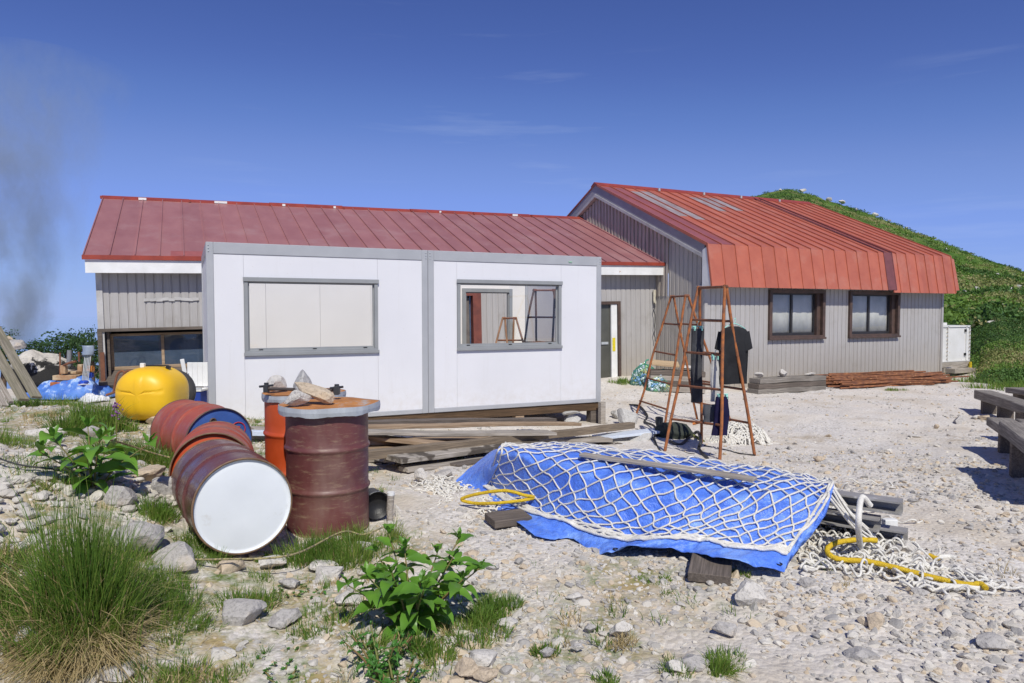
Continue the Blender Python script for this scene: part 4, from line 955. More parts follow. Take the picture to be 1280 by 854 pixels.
pl(747, 547, 836, 537, .09, .26, .035, M('bluish_white_board', (.66, .72, .80), (.58, .64, .73), scale=3, rough=.45), 'smooth bluish white board at the right end of the timber pile', name='white_board', cat='board')
mb = MB(); a, b = gnd(312, 541, .1), gnd(337, 541, .1); plank(a, b, .15, .05, M('bluish_white_strip', (.66, .74, .85), (.6, .66, .76), rough=.45), 'short bluish white board glimpsed between the drums', name='white_board', cat='board')
a, b = gnd(314, 548, 0), gnd(338, 549, .0); plank(a + [0, 0, .06], b + [0, 0, .06], .2, .12, GREYWOOD, 'grey timber block on the ground between the drums', name='timber_block', cat='block')

# ================================================================== blue tarpaulin, cargo net, ropes
def row(pts): return np.array([gnd(x, y, l) for x, y, l in pts])
R1 = row([(632, 557, .40), (735, 556, .45), (900, 575, .44), (1040, 599, .42)])
R2 = row([(625, 559, .42), (740, 567, .45), (842, 585, .44), (945, 601, .43), (1042, 607, .42)])
R3 = row([(621, 566, .40), (720, 590, .40), (830, 611, .38), (940, 622, .38), (1037, 627, .38)])
R4 = row([(606, 604, .06), (690, 643, .08), (800, 668, .10), (900, 680, .10), (990, 686, .10)])
R5 = row([(590, 614, .015), (666, 666, .05), (712, 672, .015), (745, 690, .03), (790, 684, .10), (850, 694, .03), (905, 700, .11), (980, 717, .02)])
R0 = R1 + np.array([sy, cy, 0]) * .16; R0[:, 2] = [gz(p) + .01 for p in R0]
NU = 170
rows = [spline(r, NU) for r in (R0, R1, R2, R3, R4, R5)]
rows = np.array(rows)
vv = np.array([0, .12, .28, .42, .82, 1.0]); VS = np.linspace(0, 1, 80)
S_ = np.zeros((80, NU, 3))
for k in range(NU):
    for c in range(3): S_[:, k, c] = np.interp(VS, vv, rows[:, k, c])
for _ in range(3): S_[1:-1] = .25 * S_[:-2] + .5 * S_[1:-1] + .25 * S_[2:]
uu, vv2 = np.meshgrid(np.linspace(0, 1, NU), VS)
wr = .05 * fbm(uu * 4.2 + 2, vv2 * 2.2, 2, 91) + .030 * fbm(uu * 22 + vv2 * 5, vv2 * 7 - uu * 6, 4, 61) + .03 * np.abs(fbm(uu * 9 - vv2 * 4, vv2 * 5 + uu * 9, 3, 71))
SB = S_.copy()
S_ = S_ + np.stack([-.5 * sy * wr, -.5 * cy * wr, wr], -1) * np.minimum(1, 6 * VS[:, None, None])
S_[..., 2] = np.maximum(S_[..., 2], G(S_[..., 0], S_[..., 1]) + .008)
m, nt, b = new_mat('blue_tarpaulin'); v = coords(nt)
col = ramp(nt, nz(nt, v, 5, 5, .65), [(.32, (.065, .17, .70)), (.5, (.10, .235, .80)), (.7, (.22, .39, .86))])
wv = N(nt, 'ShaderNodeTexWave', Scale=90, Distortion=.5); nt.links.new(v, wv.inputs['Vector'])
nt.links.new(col, b.inputs['Base Color']); b.inputs['Roughness'].default_value = .4; b.inputs['Specular IOR Level'].default_value = .55
bp = N(nt, 'ShaderNodeBump', Strength=.9, Distance=.03); nt.links.new(nz(nt, v, 11, 5, .65), bp.inputs['Height']); bp2 = N(nt, 'ShaderNodeBump', Strength=.05, Distance=.004); nt.links.new(wv.outputs[0], bp2.inputs['Height']); nt.links.new(bp.outputs[0], bp2.inputs['Normal']); nt.links.new(bp2.outputs[0], b.inputs['Normal'])
TARPM = m
tc0 = S_[40, 85].copy(); tc0[2] = gz(tc0)
tp = thing('blue_tarpaulin', 'bright blue tarpaulin over a long stack, held down by a white net', 'tarpaulin', tc0)
mb = MB(); mb.grid(S_); mb.build('cover_sheet', TARPM, tp, solid=.003)
# left flap lying out, right end closed
def crease(A):
    return A
fl = [row([(632, 557, .40), (622, 580, .30), (612, 604, .08)]), row([(612, 566, .25), (600, 588, .16), (602, 612, .03)]), row([(590, 582, .14), (580, 598, .06), (590, 613, .015)]), row([(570, 600, .04), (571, 605, .02), (588, 616, .012)])]
A = np.array([spline(r, 22) for r in fl]); A = np.stack([spline(A[:, k], 22) for k in range(22)], 1)
A[..., 2] += .02 * fbm(A[..., 0] * 6, A[..., 1] * 6, 3, 5); A[..., 2] = np.maximum(A[..., 2], G(A[..., 0], A[..., 1]) + .008)
mb = MB(); mb.grid(A); mb.build('corner_flap', TARPM, tp, solid=.003)
endr = S_[6:70, -1]; A = np.stack([endr, endr * [1, 1, 0] + np.array([-.03, 0, 0]) + np.stack([0 * endr[:, 0], 0 * endr[:, 0], np.maximum(endr[:, 2] - .09, G(endr[:, 0], endr[:, 1]) + .005)], -1)], 0)
mb = MB(); mb.grid(A); mb.build('end_fold', TARPM, tp, solid=.003)
for u_, v_ in ((.07, .97), (.985, .97), (.5, .985)):
    q = S_[int(v_ * 79), int(u_ * (NU - 1))]; MB().tube([q + [.016 * math.cos(a), .016 * math.sin(a), .006] for a in np.linspace(0, 2 * PI, 12, endpoint=False)], .004, 5, closed=True).build('eyelet', BLACKP, tp)
# net
ROPE = M('white_rope', (.80, .78, .72), (.66, .63, .57), scale=30, rough=.85, bump=.5, bscale=160)
YROPE = M('yellow_rope', (.72, .50, .02), (.58, .38, .02), scale=40, rough=.6, bump=.6, bscale=120, stretch=(1, 1, 1))
dU = np.linalg.norm(np.diff(SB, axis=1), axis=2).mean(0).cumsum(); LU = float(dU[-1]); dV = np.linalg.norm(np.diff(SB, axis=0), axis=2).mean(1).cumsum(); LV = float(dV[-1])
def surf(p, q):
    """point of the cover at p metres along and q metres across from the back edge"""
    u = np.clip(p / LU, 0, 1) * (NU - 1); v = np.clip(np.interp(q, np.concatenate([[0], dV]), np.arange(80)), 0, 79)
    i = np.minimum(u.astype(int), NU - 2); j = np.minimum(v.astype(int), 78); f = (u - i)[:, None]; g = (v - j)[:, None]
    return (S_[j, i] * (1 - f) + S_[j, i + 1] * f) * (1 - g) + (S_[j + 1, i] * (1 - f) + S_[j + 1, i + 1] * f) * g
VEND = LV * .875
nt_ = thing('cargo_net', 'white rope cargo net spread over the blue tarpaulin', 'net', tc0)
mb = MB(); cell = .150; rg = np.random.default_rng(5)
def netq(s, p):
    """net row s (metres of net) -> metres across the cover: bunched up towards the hem"""
    q = np.where(s < 1.0, s, 1.0 + (VEND - 1.0) * (1 - np.exp(-(s - 1.0) * 1.9)) / (1 - math.exp(-1.9 * .95)))
    return np.minimum(q + .02 * np.sin(p * 5), VEND + .02 * np.sin(p * 7))
SN = 1.95
for fam in (1, -1):
    for k in range(int((LU + SN) / cell) + 3):
        p0 = (k - 1) * cell if fam < 0 else (k - 1) * cell - SN
        s = np.arange(0, SN, .021); p = p0 + s if fam > 0 else p0 - s
        # scalloped strands: meshes hang a little between the knots
        ph = s / (cell / 2) * PI
        p = p + .014 * np.sin(ph) * fam * .8 + .05 * fbm(p * 2.1 + 3, s * 2.1, 2, 12) + .035 * fbm(p * 4.1, s * 4.1, 2, 15) * (1 + 1.5 * ss(.9, 1.3, s))
        ok = (p > .02) & (p < LU - .01)
        if ok.sum() < 4: continue
        p, s = p[ok], s[ok]; q = netq(s, p) + .05 * fbm(p * 3, s * 3 + 9, 2, 19) * (s > .1) + .012
        pts = surf(p, np.clip(q, .02, VEND + .05)) + np.array([-.3 * sy, -.3 * cy, .9]) * .0145
        mb.tube(pts, .0064, 5)
        kn = np.where(np.diff(np.floor(s / (cell / 2) + .5)) != 0)[0]
mb.build('mesh', ROPE, nt_)
mb = MB()
p = np.linspace(.02, LU - .02, 220)
for k in range(4):
    q = VEND - .015 * k + .025 * np.sin(p * (5 + k) + k) + .018 * fbm(p * 6, p * 0 + k, 2, 30 + k); mb.tube(surf(p, q) + np.array([-.2 * sy, -.2 * cy, .9]) * .016, .0105, 6)
for e in (.035, LU - .03):
    for k in range(2):
        q = np.linspace(.05, VEND, 90); mb.tube(surf(e + .02 * np.sin(q * 9 + k * 2) + .012 * k, q) + np.array([0, 0, .014]), .0095, 6)
mb.build('hem_rope', ROPE, nt_)
def tangle(mb, poly_px, n, lift, r=.008, seed=0, L=.5):
    rg = np.random.default_rng(seed); poly = np.array(poly_px, float)
    for k in range(n):
        i = rg.uniform(0, len(poly) - 1); a = int(i); c = poly[a] + (poly[min(a + 1, len(poly) - 1)] - poly[a]) * (i - a)
        pt = gnd(c[0] + rg.normal(0, c[2]), c[1] + rg.normal(0, c[3]), 0); th = rg.uniform(0, 6.28); pts = []
        x, y = pt[0], pt[1]; h = rg.uniform(.2, 1) * lift
        for s in range(16):
            th += rg.normal(0, .75); x += math.cos(th) * L / 16; y += math.sin(th) * L / 16
            pts.append((x, y, gz((x, y)) + .012 + h * (.5 + .5 * math.sin(s * 1.1 + k))))
        mb.tube(spline(pts, 40), r, 5)
mb = MB(); tangle(mb, [(552, 608, 8, 4), (575, 622, 13, 5), (605, 630, 16, 4), (640, 637, 14, 2.5), (660, 642, 8, 2)], 190, .035, .007, 3, .30); mb.build('bunched_end', ROPE, nt_)
mb = MB(); tangle(mb, [(1035, 640, 8, 14), (1050, 650, 14, 18), (1068, 668, 14, 14), (1060, 690, 24, 8), (1085, 700, 22, 8), (1120, 712, 22, 5)], 95, .085, .0075, 8, .45); tangle(mb, [(1000, 690, 12, 3), (1060, 705, 18, 4), (1120, 718, 20, 5), (1180, 729, 18, 4), (1222, 735, 8, 3)], 60, .035, .008, 9, .36)
for k in range(9):
    q0 = surf(np.array([LU - .02]), np.array([.35 + .1 * k]))[0]; q1 = gnd(1062 + 5 * k + rg.normal(0, 8), 640 + 6 * k, .16 - .012 * k); q2 = gnd(1085 + rg.normal(0, 10), 672 + 3 * k, .02)
    mb.tube(spline([q0, (q0 + q1) / 2 + [0, 0, -.03], q1, q2], 26), .0085, 5)
mb.tube(spline([gnd(1076, 690, .03), gnd(1073, 655, .30), gnd(1077, 622, .42), gnd(1088, 632, .36)], 22), .018, 7)
mb.build('tangled_end', ROPE, nt_)
for k, pts in enumerate(([(1098, 703, .03), (1125, 700, .03), (1150, 705, .02)], [(1140, 730, .02), (1185, 733, .02), (1228, 735, .02)], [(1165, 697, .02), (1185, 696, .02), (1195, 698, .02)])):
    MB().tube(spline([gnd(*p) for p in pts], 20), .017, 7).build('twisted_tail', ROPE, nt_)
def rope(pts, r, label, closed=False):
    P3 = spline([gnd(*p) for p in pts], 70, closed); mb = MB(); n = len(P3)
    rr = [r * (1 + .07 * math.sin(i * 1.9)) for i in range(n)]; mb.tube(P3, rr, 9, closed=closed); o = mb.build('yellow_rope', YROPE, None, origin=P3[n // 2] - [0, 0, r]); return tag(o, label, 'rope', 'yellow ropes on the net')
rope([(577, 624, .10), (600, 617, .16), (632, 613.5, .20), (655, 619, .17), (668, 622, .14), (650, 626, .13), (620, 629, .11), (592, 629, .08)], .013, 'yellow rope loop lying on the left end of the white net', True)
rope([(1096, 675.5, .13), (1070, 675, .13), (1045, 679, .11), (1034, 687, .09), (1040, 696, .07), (1056, 700, .06), (1085, 702, .06), (1120, 710, .05), (1170, 723, .035), (1210, 731, .03), (1225, 730, .04), (1233, 736, .03)], .0165, 'long yellow rope curling out from the right end of the net')
rope([(1102, 656, .06), (1112, 659, .05), (1122, 664, .04), (1130, 671, .04), (1131, 678, .03), (1142, 685, .02)], .013, 'short yellow rope behind the metal channels')
rope([(1161, 694, .03), (1168, 697, .025), (1178, 700, .02)], .014, 'yellow rope end beside a pale stone right of the net')
# plank lying on top, blocks at the front edge
e0, e1 = surf(np.array([.28 * LU]), np.array([.19 * LV]))[0], surf(np.array([.78 * LU]), np.array([.27 * LV]))[0]
e0 = gnd(727, 568, .475); e1 = gnd(944, 599.5, .47)
plank(e0, e1, .085, .022, GREYWOOD, 'narrow brown plank laid along the top of the tarpaulin')
pl(612, 651, 658, 645, .055, .20, .055, DARKWOOD, 'dark wood block under the left front edge of the tarpaulin', name='wood_block', cat='block', group='wood blocks at the tarpaulin edge', roll=.05)
a, b = gnd(862, 708, .06), gnd(913, 702, .06); plank(gnd(886, 724, .035), gnd(890, 699, .05), .235, .055, DARKWOOD, 'square dark wood block under the right front edge of the tarpaulin', name='wood_block', cat='block', group='wood blocks at the tarpaulin edge')
# metal channels sticking out of the right end
def channel(p0, p1, label, h=.085, w=.12):
    p0, p1 = Vector(tuple(p0)), Vector(tuple(p1)); d = (p1 - p0).normalized(); r = d.cross(Vector((0, 0, 1))).normalized(); u = r.cross(d); q = .012
    prof = [(-w / 2, -h / 2), (w / 2, -h / 2), (w / 2, -h / 2 + q), (-w / 2 + q, -h / 2 + q), (-w / 2 + q, h / 2 - q), (w / 2, h / 2 - q), (w / 2, h / 2), (-w / 2, h / 2)]
    mb = MB(); mb.poly([p0 + r * x + u * z for x, z in prof], p1 - p0); return tag(mb.build('steel_channel', CHAN, None, origin=(p0 + p1) / 2), label, 'channel', 'metal channels under the tarpaulin')
CHAN = M('weathered_channel', (.33, .32, .31), (.22, .21, .20), scale=5, rough=.5, spots=(12, (.58, .7), (.48, .47, .46)))
dirv = R3[-1] - R3[0]; dirv[2] = 0; dirv /= np.linalg.norm(dirv)
for (x, y, l, lab) in ((1128, 634, .28, 'upper grey steel channel sticking out of the tarpaulin'), (1100, 655, .16, 'pale middle steel channel under the tangled net'), (1134, 671, .08, 'lower grey steel channel sticking out farthest of the three')):
    e = gnd(x, y, l); channel(e - dirv * 1.5, e, lab)
mb = MB(); q = gnd(1112, 655, .1); mb.box(q, (.09, .05, .07), rz=-YAW); tag(mb.build('white_block', FASCIA, None, bevel=.004, origin=q), 'small white block at the end of the metal channels', 'block')

# ================================================================== rusty trestle ladders and the washing on them
def trestle(label, tops, feet, fr=(.2, .4, .6, .8), r=.019, mat=None, rear=True, name='trestle_ladder', rz0=None):
    TL, TR = [np.array(p) for p in tops]; FL, FR, RL, RRr = [np.array(p) for p in feet]
    mat = mat or RUSTO; c = (FL + FR + RL + RRr) / 4; t = thing(name, label, 'ladder', c, 'rusty trestle ladders')
    off = (RL - FL); off = off / np.linalg.norm(off) * .018
    for s, e, o in ((TL, FL, -1), (TR, FR, -1), (TL, RL, 1), (TR, RRr, 1)): s0_, e0_ = s + off * o + [0, 0, .02], e + [0, 0, -.03]; jb = np.random.default_rng(int(abs(e[0] * 997 + e[1] * 331) * 10)); MB().tube(spline([s0_] + [s0_ + (e0_ - s0_) * f_ + jb.normal(0, .007, 3) for f_ in (.25, .5, .75)] + [e0_], 14), r, 8).build('leg', mat, t)
    for f in fr:
        a, b = TL + (FL - TL) * f, TR + (FR - TR) * f; MB().tube([a, b], r * .8, 8).build('rung', RUST, t)
        if rear: a, b = TL + (RL - TL) * f, TR + (RRr - TR) * f; MB().tube([a, b], r * .8, 8).build('rung', RUST, t)
    MB().tube([TL - off * 1.0, TR - off * 1.0], r * .8, 8).build('top_bar', RUST, t)
    MB().tube([TL + off * 1.0, TR + off * 1.0], r * .8, 8).build('top_bar', RUST, t)
    for q in (TL, TR): MB().tube([q - off * 2, q + off * 2], r * 1.3, 8).build('hinge', RUST, t)
    return t
F1 = [gnd(830, 567), gnd(899.5, 576), gnd(877, 555), gnd(944, 570.6)]
T1 = [P(874, 360, 9.19), P(907, 358.5, 8.25)]
trestle('tall rusty trestle ladder hung with washing', T1, F1)
F2 = [gnd(793, 522), gnd(830, 535), gnd(872, 524), gnd(916, 533)]
T2 = [P(840.5, 371, 11.95), P(858.5, 370, 11.0)]
trestle('rusty trestle ladder standing empty behind the one with washing', T2, F2, fr=(.22, .45, .67, .86))
zf = .19
trestle('dark rusty trestle ladder standing inside the right cabin unit', [P(668.5, 363, 12.05), P(692.5, 363, 11.95)], [on_z(641, 494, zf), on_z(712, 494, zf), on_z(673, 490, zf), on_z(688, 497, zf)], fr=(.26, .5, .75), mat=M('dark_rust', (.13, .07, .045), (.07, .045, .035), rough=.7))
trestle('low rusty trestle ladder inside the cabin, half hidden by the sill', [P(630, 398, 12.5), P(643.5, 398, 12.4)], [on_z(604, 492, zf), on_z(640, 490, zf), on_z(640, 492, zf), on_z(672, 490, zf)], fr=(.3, .6), mat=M('light_rust', (.34, .19, .11), (.22, .12, .07), rough=.7))
CLOTH_K = M('black_cotton', (.030, .031, .034), (.017, .017, .019), scale=4, rough=.9, spec=.15)
CLOTH_G = M('charcoal_cloth', (.075, .077, .085), (.03, .031, .036), scale=5, rough=.85, spec=.15)
HANG = M('mint_plastic', (.35, .72, .62), (.3, .62, .55), rough=.4, bump=0)
def ring2(c, ax, dp, w, d, n=28, e=.6, wav=0, ph=0):
    out = []
    for k in range(n):
        a = 2 * PI * k / n; x = math.copysign(abs(math.cos(a)) ** e, math.cos(a)) * w / 2; y = math.sin(a) * d / 2 + wav * math.sin(5 * a + ph)
        out.append(np.array(c) + ax * x + dp * y)
    return out
def tshirt():
    c = P(917.5, 408, 8.36); th = -YAW + .35; ax = np.array([math.cos(th), math.sin(th), 0]); dp = np.array([-math.sin(th), math.cos(th), 0])
    t = thing('t_shirt', 'black t-shirt hanging on a mint hanger from the ladder', 't-shirt', c - [0, 0, .75]); mb = MB(); k = .9
    prof = [(.0, .12, .05), (-.012, .19, .06), (-.035, .33, .075), (-.075, .40, .085), (-.16, .405, .09), (-.3, .395, .085), (-.5, .39, .085), (-.66, .395, .09), (-.69, .395, .09)]
    mb.loft([ring2(c + [0, 0, z], ax, dp, w, d, wav=.021 * min(1, -z * 4), ph=z * 5) for z, w, d in prof]); mb.build('torso', CLOTH_K, t)
    for s in (1, -1):
        mb = MB(); rings = []
        for f in np.linspace(0, 1, 6):
            q = c + ax * s * (.15 + .055 * f) + [0, 0, -.085 - .20 * f]; n_ = ax * s * .45 + np.array([0, 0, -1.0]) * -.9; n_ /= np.linalg.norm(n_)
            n_ = np.cross(dp, ax * s * .35 + np.array([0, 0, -.94])); rings.append(ring2(q, n_, dp, .15 - .015 * f, .065, 20))
        mb.loft(rings); mb.build('sleeve', CLOTH_K, t)
    mb = MB(); mb.tube(spline([c + [0, 0, .085], c + [0, 0, .10] + ax * .015, c + [0, 0, .07] + ax * .02, c + [0, 0, .03]], 12), .004, 6); mb.tube(spline([c + ax * -.16 + [0, 0, -.03], c + ax * -.07 + [0, 0, .015], c + [0, 0, .032], c + ax * .07 + [0, 0, .015], c + ax * .16 + [0, 0, -.03]], 20), .006, 6); mb.build('hanger', HANG, t)
tshirt()
def hanging(name, label, cat, top, bot, w0, w1, d0, d1, mat, yaw=0, seed=0, n=12, clip=True, split=0):
    top, bot = np.array(top), np.array(bot); th = -YAW + yaw; ax = np.array([math.cos(th), math.sin(th), 0]); dp = np.array([-math.sin(th), math.cos(th), 0])
    t = thing(name, label, cat, bot); mb = MB(); rg = np.random.default_rng(seed)
    rings = []
    for k in range(n):
        f = k / (n - 1); c = top + (bot - top) * f + ax * .008 * math.sin(f * 7 + seed) + dp * .006 * math.sin(f * 5 + seed)
        rings.append(ring2(c, ax, dp, (w0 + (w1 - w0) * f) * (1 + .05 * math.sin(f * 9 + seed)), d0 + (d1 - d0) * f, 30, .7, .012, f * 4 + seed))
    mb.loft(rings); mb.build('cloth', mat, t)
    if clip:
        mb = MB()
        for s in (-1, 1): mb.box(top + ax * s * w0 * .3 + [0, 0, .0], (.02, .05, .05), rz=th)
        mb.tube([top + ax * w0 * -.45 + [0, 0, .03], top + ax * w0 * .45 + [0, 0, .03]], .006, 6); mb.tube(spline([top + [0, 0, .03], top + [0, 0, .07], top + [.02, 0, .095], top + [0, .01, .11]], 10), .004, 6); mb.build('clip_hanger', HANG, t)
    return t
tq = P(872, 411, 8.95); bq = P(870, 503, 8.95)
hanging('trousers', 'charcoal trousers hanging folded from a mint clip hanger', 'trousers', tq, bq, .165, .15, .07, .08, CLOTH_G, .3, 1)
hanging('towel', 'pale grey towel hanging under the black t-shirt', 'towel', P(894, 447, 8.35), P(894, 502, 8.35), .10, .12, .04, .05, M('pale_towel', (.52, .51, .48), (.42, .41, .39), scale=9, rough=.95), .2, 2, clip=True)
hanging('shorts', 'grey shorts slung low from the ladder beside the navy shorts', 'shorts', P(889, 506, 8.3), P(889, 527, 8.3), .20, .19, .07, .08, M('grey_cotton', (.10, .105, .12), (.07, .075, .085), rough=.9, spec=.1), .1, 3, 8, clip=False)
hanging('shorts', 'navy shorts hanging from a mint clip near the ladder foot', 'shorts', P(903, 496, 8.15), P(900, 544, 8.15), .15, .19, .06, .07, M('navy_cotton', (.018, .016, .055), (.012, .011, .038), rough=.9, spec=.1), .1, 4, 9)
t = thing('orange_cloth', 'thin orange cloth strip tied on the lowest rung', 'cloth', P(880, 528, 8.42)); mb = MB(); mb.tube(spline([P(866, 530, 8.45), P(878, 527, 8.40), P(890, 524, 8.35), P(896, 523, 8.3)], 14), .016, 7); mb.build('strip', M('orange_cloth', (.60, .20, .05), rough=.8), t)

# ================================================================== things on the yard by the ladders
t = thing('net_heap', 'heap of loose white netting under the tall ladder', 'net', gnd(925, 552)); mb = MB()
def netpile(mb, cpx, W_, D_, H_, n, seed, r=.009):
    c = gnd(*cpx); rg = np.random.default_rng(seed)
    for k in range(n):
        a = rg.uniform(0, 6.28); q = math.sqrt(rg.uniform(0, .8)); x, y = q * math.cos(a), q * math.sin(a); th = rg.uniform(0, 6.28); pts = []
        for s in range(14):
            th += rg.normal(0, .8); x += .11 * math.cos(th); y += .11 * math.sin(th); q2 = x * x + y * y
            if q2 > 1: th += PI * .5
            pts.append((c[0] + (x * W_ * cy + y * D_ * sy), c[1] + (-x * W_ * sy + y * D_ * cy), float(G(c[0], c[1])) + .01 + H_ * max(0, 1 - q2) ** .6 * rg.uniform(.75, 1.05)))
        mb.tube(spline(pts, 34), r, 5)
netpile(mb, (925, 552), .40, .36, .27, 110, 4); mb.build('strands', ROPE, t)
t = thing('green_canvas_bag', 'dark green canvas bag slumped under the tall ladder', 'bag', gnd(846, 549)); V, F = rock_verts(91, 4, 5, .16, .75); q = gnd(842, 548)
mb = MB(); mb.add((V * [.26, .16, .15]) @ np.array(Matrix.Rotation(-YAW - .3, 3, 'Z')).T + q + [0, 0, .09], F.tolist(), True); mb.build('sack', M('dark_green_canvas', (.045, .055, .04), (.03, .035, .03), scale=5, rough=.85), t)
mb = MB(); mb.tube(spline([q + [.1, -.1, .18], gnd(858, 540, .1), gnd(870, 546, .04), gnd(880, 552, .02)], 20), .018, 6); mb.build('strap', M('olive_strap', (.16, .17, .05), (.1, .1, .04), rough=.8), t)
q = gnd(824, 540); t = thing('black_boot', 'dark rubber boot lying on the gravel left of the tall ladder', 'boot', q)
mb = MB(); mb.tube(spline([q + [0, 0, .22], q + [.01, .01, .12], q + [.03, -.02, .05], q + [.12, -.10, .04]], 16), [.06] * 5 + [.055] * 5 + [.05] * 4 + [.035, .02], 12); mb.build('rubber', M('grey_rubber', (.045, .055, .06), (.03, .035, .04), rough=.6), t)
CABLE = M('cable', (.04, .042, .045), (.03, .03, .032), rough=.6)
def cable(pts, r, label): 
    P3 = spline([gnd(*p) for p in pts], 60); return tag(MB().tube(P3, r, 7).build('cable', CABLE, None, origin=P3[30] - [0, 0, r]), label, 'cable', 'black cables on the yard')
cable([(787, 506, .02), (800, 508, .05), (809, 520, .02), (806, 527, .02), (818, 533, .06), (816, 541, .03), (820, 556, .02), (826, 565, .02)], .018, 'black cable running down past the white stone beside the empty ladder')
cable([(830, 562, .02), (845, 561, .02), (856, 566, .02), (868, 568, .02)], .010, 'thin black cable between the legs of the tall ladder')
cable([(838, 552, .03), (850, 556, .03), (861, 548, .03), (872, 540, .10), (876, 552, .12), (874, 562, .03), (884, 573, .02)], .022, 'thick black hose looped at the rear leg of the tall ladder')
cable([(880, 557, .02), (905, 562, .02), (925, 567, .02), (944, 569, .02)], .008, 'thin black cord lying right of the net heap')
PETB = M('crushed_bottles', (.62, .70, .76), (.35, .45, .55), scale=26, rough=.15, spec=.8, spots=(22, (.56, .62), (.10, .22, .60)), pos=(.42, .58), bump=.9, bscale=30)
PETC = [M('bottle_clear', (.66, .74, .80), (.50, .60, .68), scale=9, rough=.12, spec=.9), M('bottle_blue', (.12, .30, .72), (.3, .45, .7), scale=9, rough=.2), M('bottle_label', (.70, .55, .25), (.25, .55, .3), scale=6, rough=.4)]
GNET = M('green_mesh_bag', (.07, .30, .20), (.05, .22, .15), rough=.6, bump=0)
def bottle_bag(px, py, w, h, label, seed, n=90):
    c = gnd(px, py); t = thing('bottle_bag', label, 'bag', c, 'mesh bags of plastic bottles'); rg = np.random.default_rng(seed)
    for mi, frac in ((0, .62), (1, .2), (2, .18)):
        mb = MB()
        for k in range(int(n * frac)):
            d = rg.normal(size=3); d /= np.linalg.norm(d); d[2] = abs(d[2]); q = c + np.array([d[0] * w * .85, d[1] * w * .6, .04 + d[2] * h * .86]) * rg.uniform(.82, 1.0) ** np.array([1, 1, 1]) - (1 - 1) 
            q = c + np.array([d[0] * w * .85, d[1] * w * .6, .05 + d[2] * h * .84]); a = rg.normal(size=3); a /= np.linalg.norm(a); R = Vector(a).to_track_quat('Z', 'Y').to_matrix().to_4x4()
            mb.lathe([(.001, -.09), (.03, -.09), (.033, -.02), (.028, .01), (.033, .04), (.012, .085), (.012, .105), (.001, .105)], 8, Matrix.Translation(tuple(q)) @ R)
        tag(mb.build('bottles', PETC[mi], t), kind='stuff')
    mb = MB(); nu = 26
    env = lambda a, e: c + np.array([math.cos(a) * math.cos(e) * (w + .03), math.sin(a) * math.cos(e) * (w * .72 + .03), max(.01, (h + .03) * math.sin(e))]) * np.array([1, 1, 1.0])
    for k in range(nu):
        for s in (1, -1): mb.tube([env(2 * PI * k / nu + s * f * 1.3, f * PI / 2) for f in np.linspace(0, 1, 12)], .0045, 4)
    mb.tube([env(0, PI / 2), env(0, PI / 2) + [.03, 0, .08], env(0, PI / 2) + [.1, 0, .1]], .02, 6); mb.build('mesh_bag', GNET, t); return t
bottle_bag(806, 482, .34, .46, 'green mesh bag of clear and blue bottles nearer the annex door', 4)
bottle_bag(825, 489, .30, .36, 'green mesh bag of crushed bottles nearer the lumber stack', 6)
for i, (x0, y0, x1, y1, l, w, mt, lab) in enumerate(((812, 488, 880, 491, .03, .12, GREYWOOD, 'bottom beam of the lumber stack behind the ladders'), (812, 488, 880, 491, .15, .12, DARKWOOD, 'second beam up in the lumber stack behind the ladders'), (812, 488, 880, 491, .27, .12, GREYWOOD, 'third beam up in the lumber stack behind the ladders'), (812, 488, 880, 491, .39, .12, DARKWOOD, 'top beam of the lumber stack behind the ladders'))):
    a, b = gnd(x0, y0), gnd(x1, y1); a[2] = gz(a) + l + .03; b[2] = gz(b) + l + .03; plank(a, b, .35, .115, mt, lab, name='lumber_beam', cat='beam', group='beams stacked behind the ladders', bevel=.008)
a = gnd(814, 487); b = gnd(848, 489); a[2] = gz(a) + .62; b[2] = gz(b) + .60; plank(a, b, .45, .05, PALEWOOD, 'pale fresh board on top of the lumber stack', name='board', cat='board', roll=.12)
rock(gnd(858, 490) + [0, 0, .49], (.45, .3, .14), .3, 'w', 'flat white stone on top of the lumber stack', 71, sink=.1)
rock(gnd(783, 530), (.42, .36, .40), .6, 'c', 'pale lump of concrete between the cabin corner and the empty ladder', 72, sink=.25)
rock(gnd(770, 521), (.24, .2, .2), .1, 'c', 'small concrete lump beside the corner post of the cabin', 78, sink=.25)
rock(gnd(806, 551), (.44, .3, .20), .1, 'c', 'low pale mound of set cement right of the white board', 73, sink=.3)

# stack of beams before the hut, stones on it
def bstack(ax_, ay, bx_, by, n, wid, lab):
    a0, b0 = gnd(ax_, ay), gnd(bx_, by)
    for k in range(n):
        a, b = a0.copy(), b0.copy(); a[2] = b[2] = min(gz(a), gz(b)) + .055 + .115 * k; a[0] += random.uniform(-.04, .04)
        plank(a, b, wid, .11, DARKWOOD if k % 2 else BLACKWOOD, lab[k], name='stacked_beam', cat='beam', group='beams stacked in front of the hut', bevel=.008)
bstack(942, 492, 1025, 487, 3, .35, ('bottom beam of the low stack in front of the hut', 'middle beam of the low stack in front of the hut', 'top beam of the low stack in front of the hut'))
zs = gz(gnd(960, 491)) + .35
rock(gnd(949, 491) * [1, 1, 0] + [0, 0, zs], (.26, .2, .13), .3, 'w', 'small white stone on the left end of the beam stack', 74, sink=.05)
rock(gnd(979, 490) * [1, 1, 0] + [0, 0, zs], (.28, .2, .17), 1.3, 'w', 'peaked white stone in the middle of the beam stack', 75, sink=.05)
rock(gnd(1014, 488) * [1, 1, 0] + [0, 0, zs], (.36, .2, .08), .1, 'w', 'flat white slab on the right end of the beam stack', 76, sink=.05)
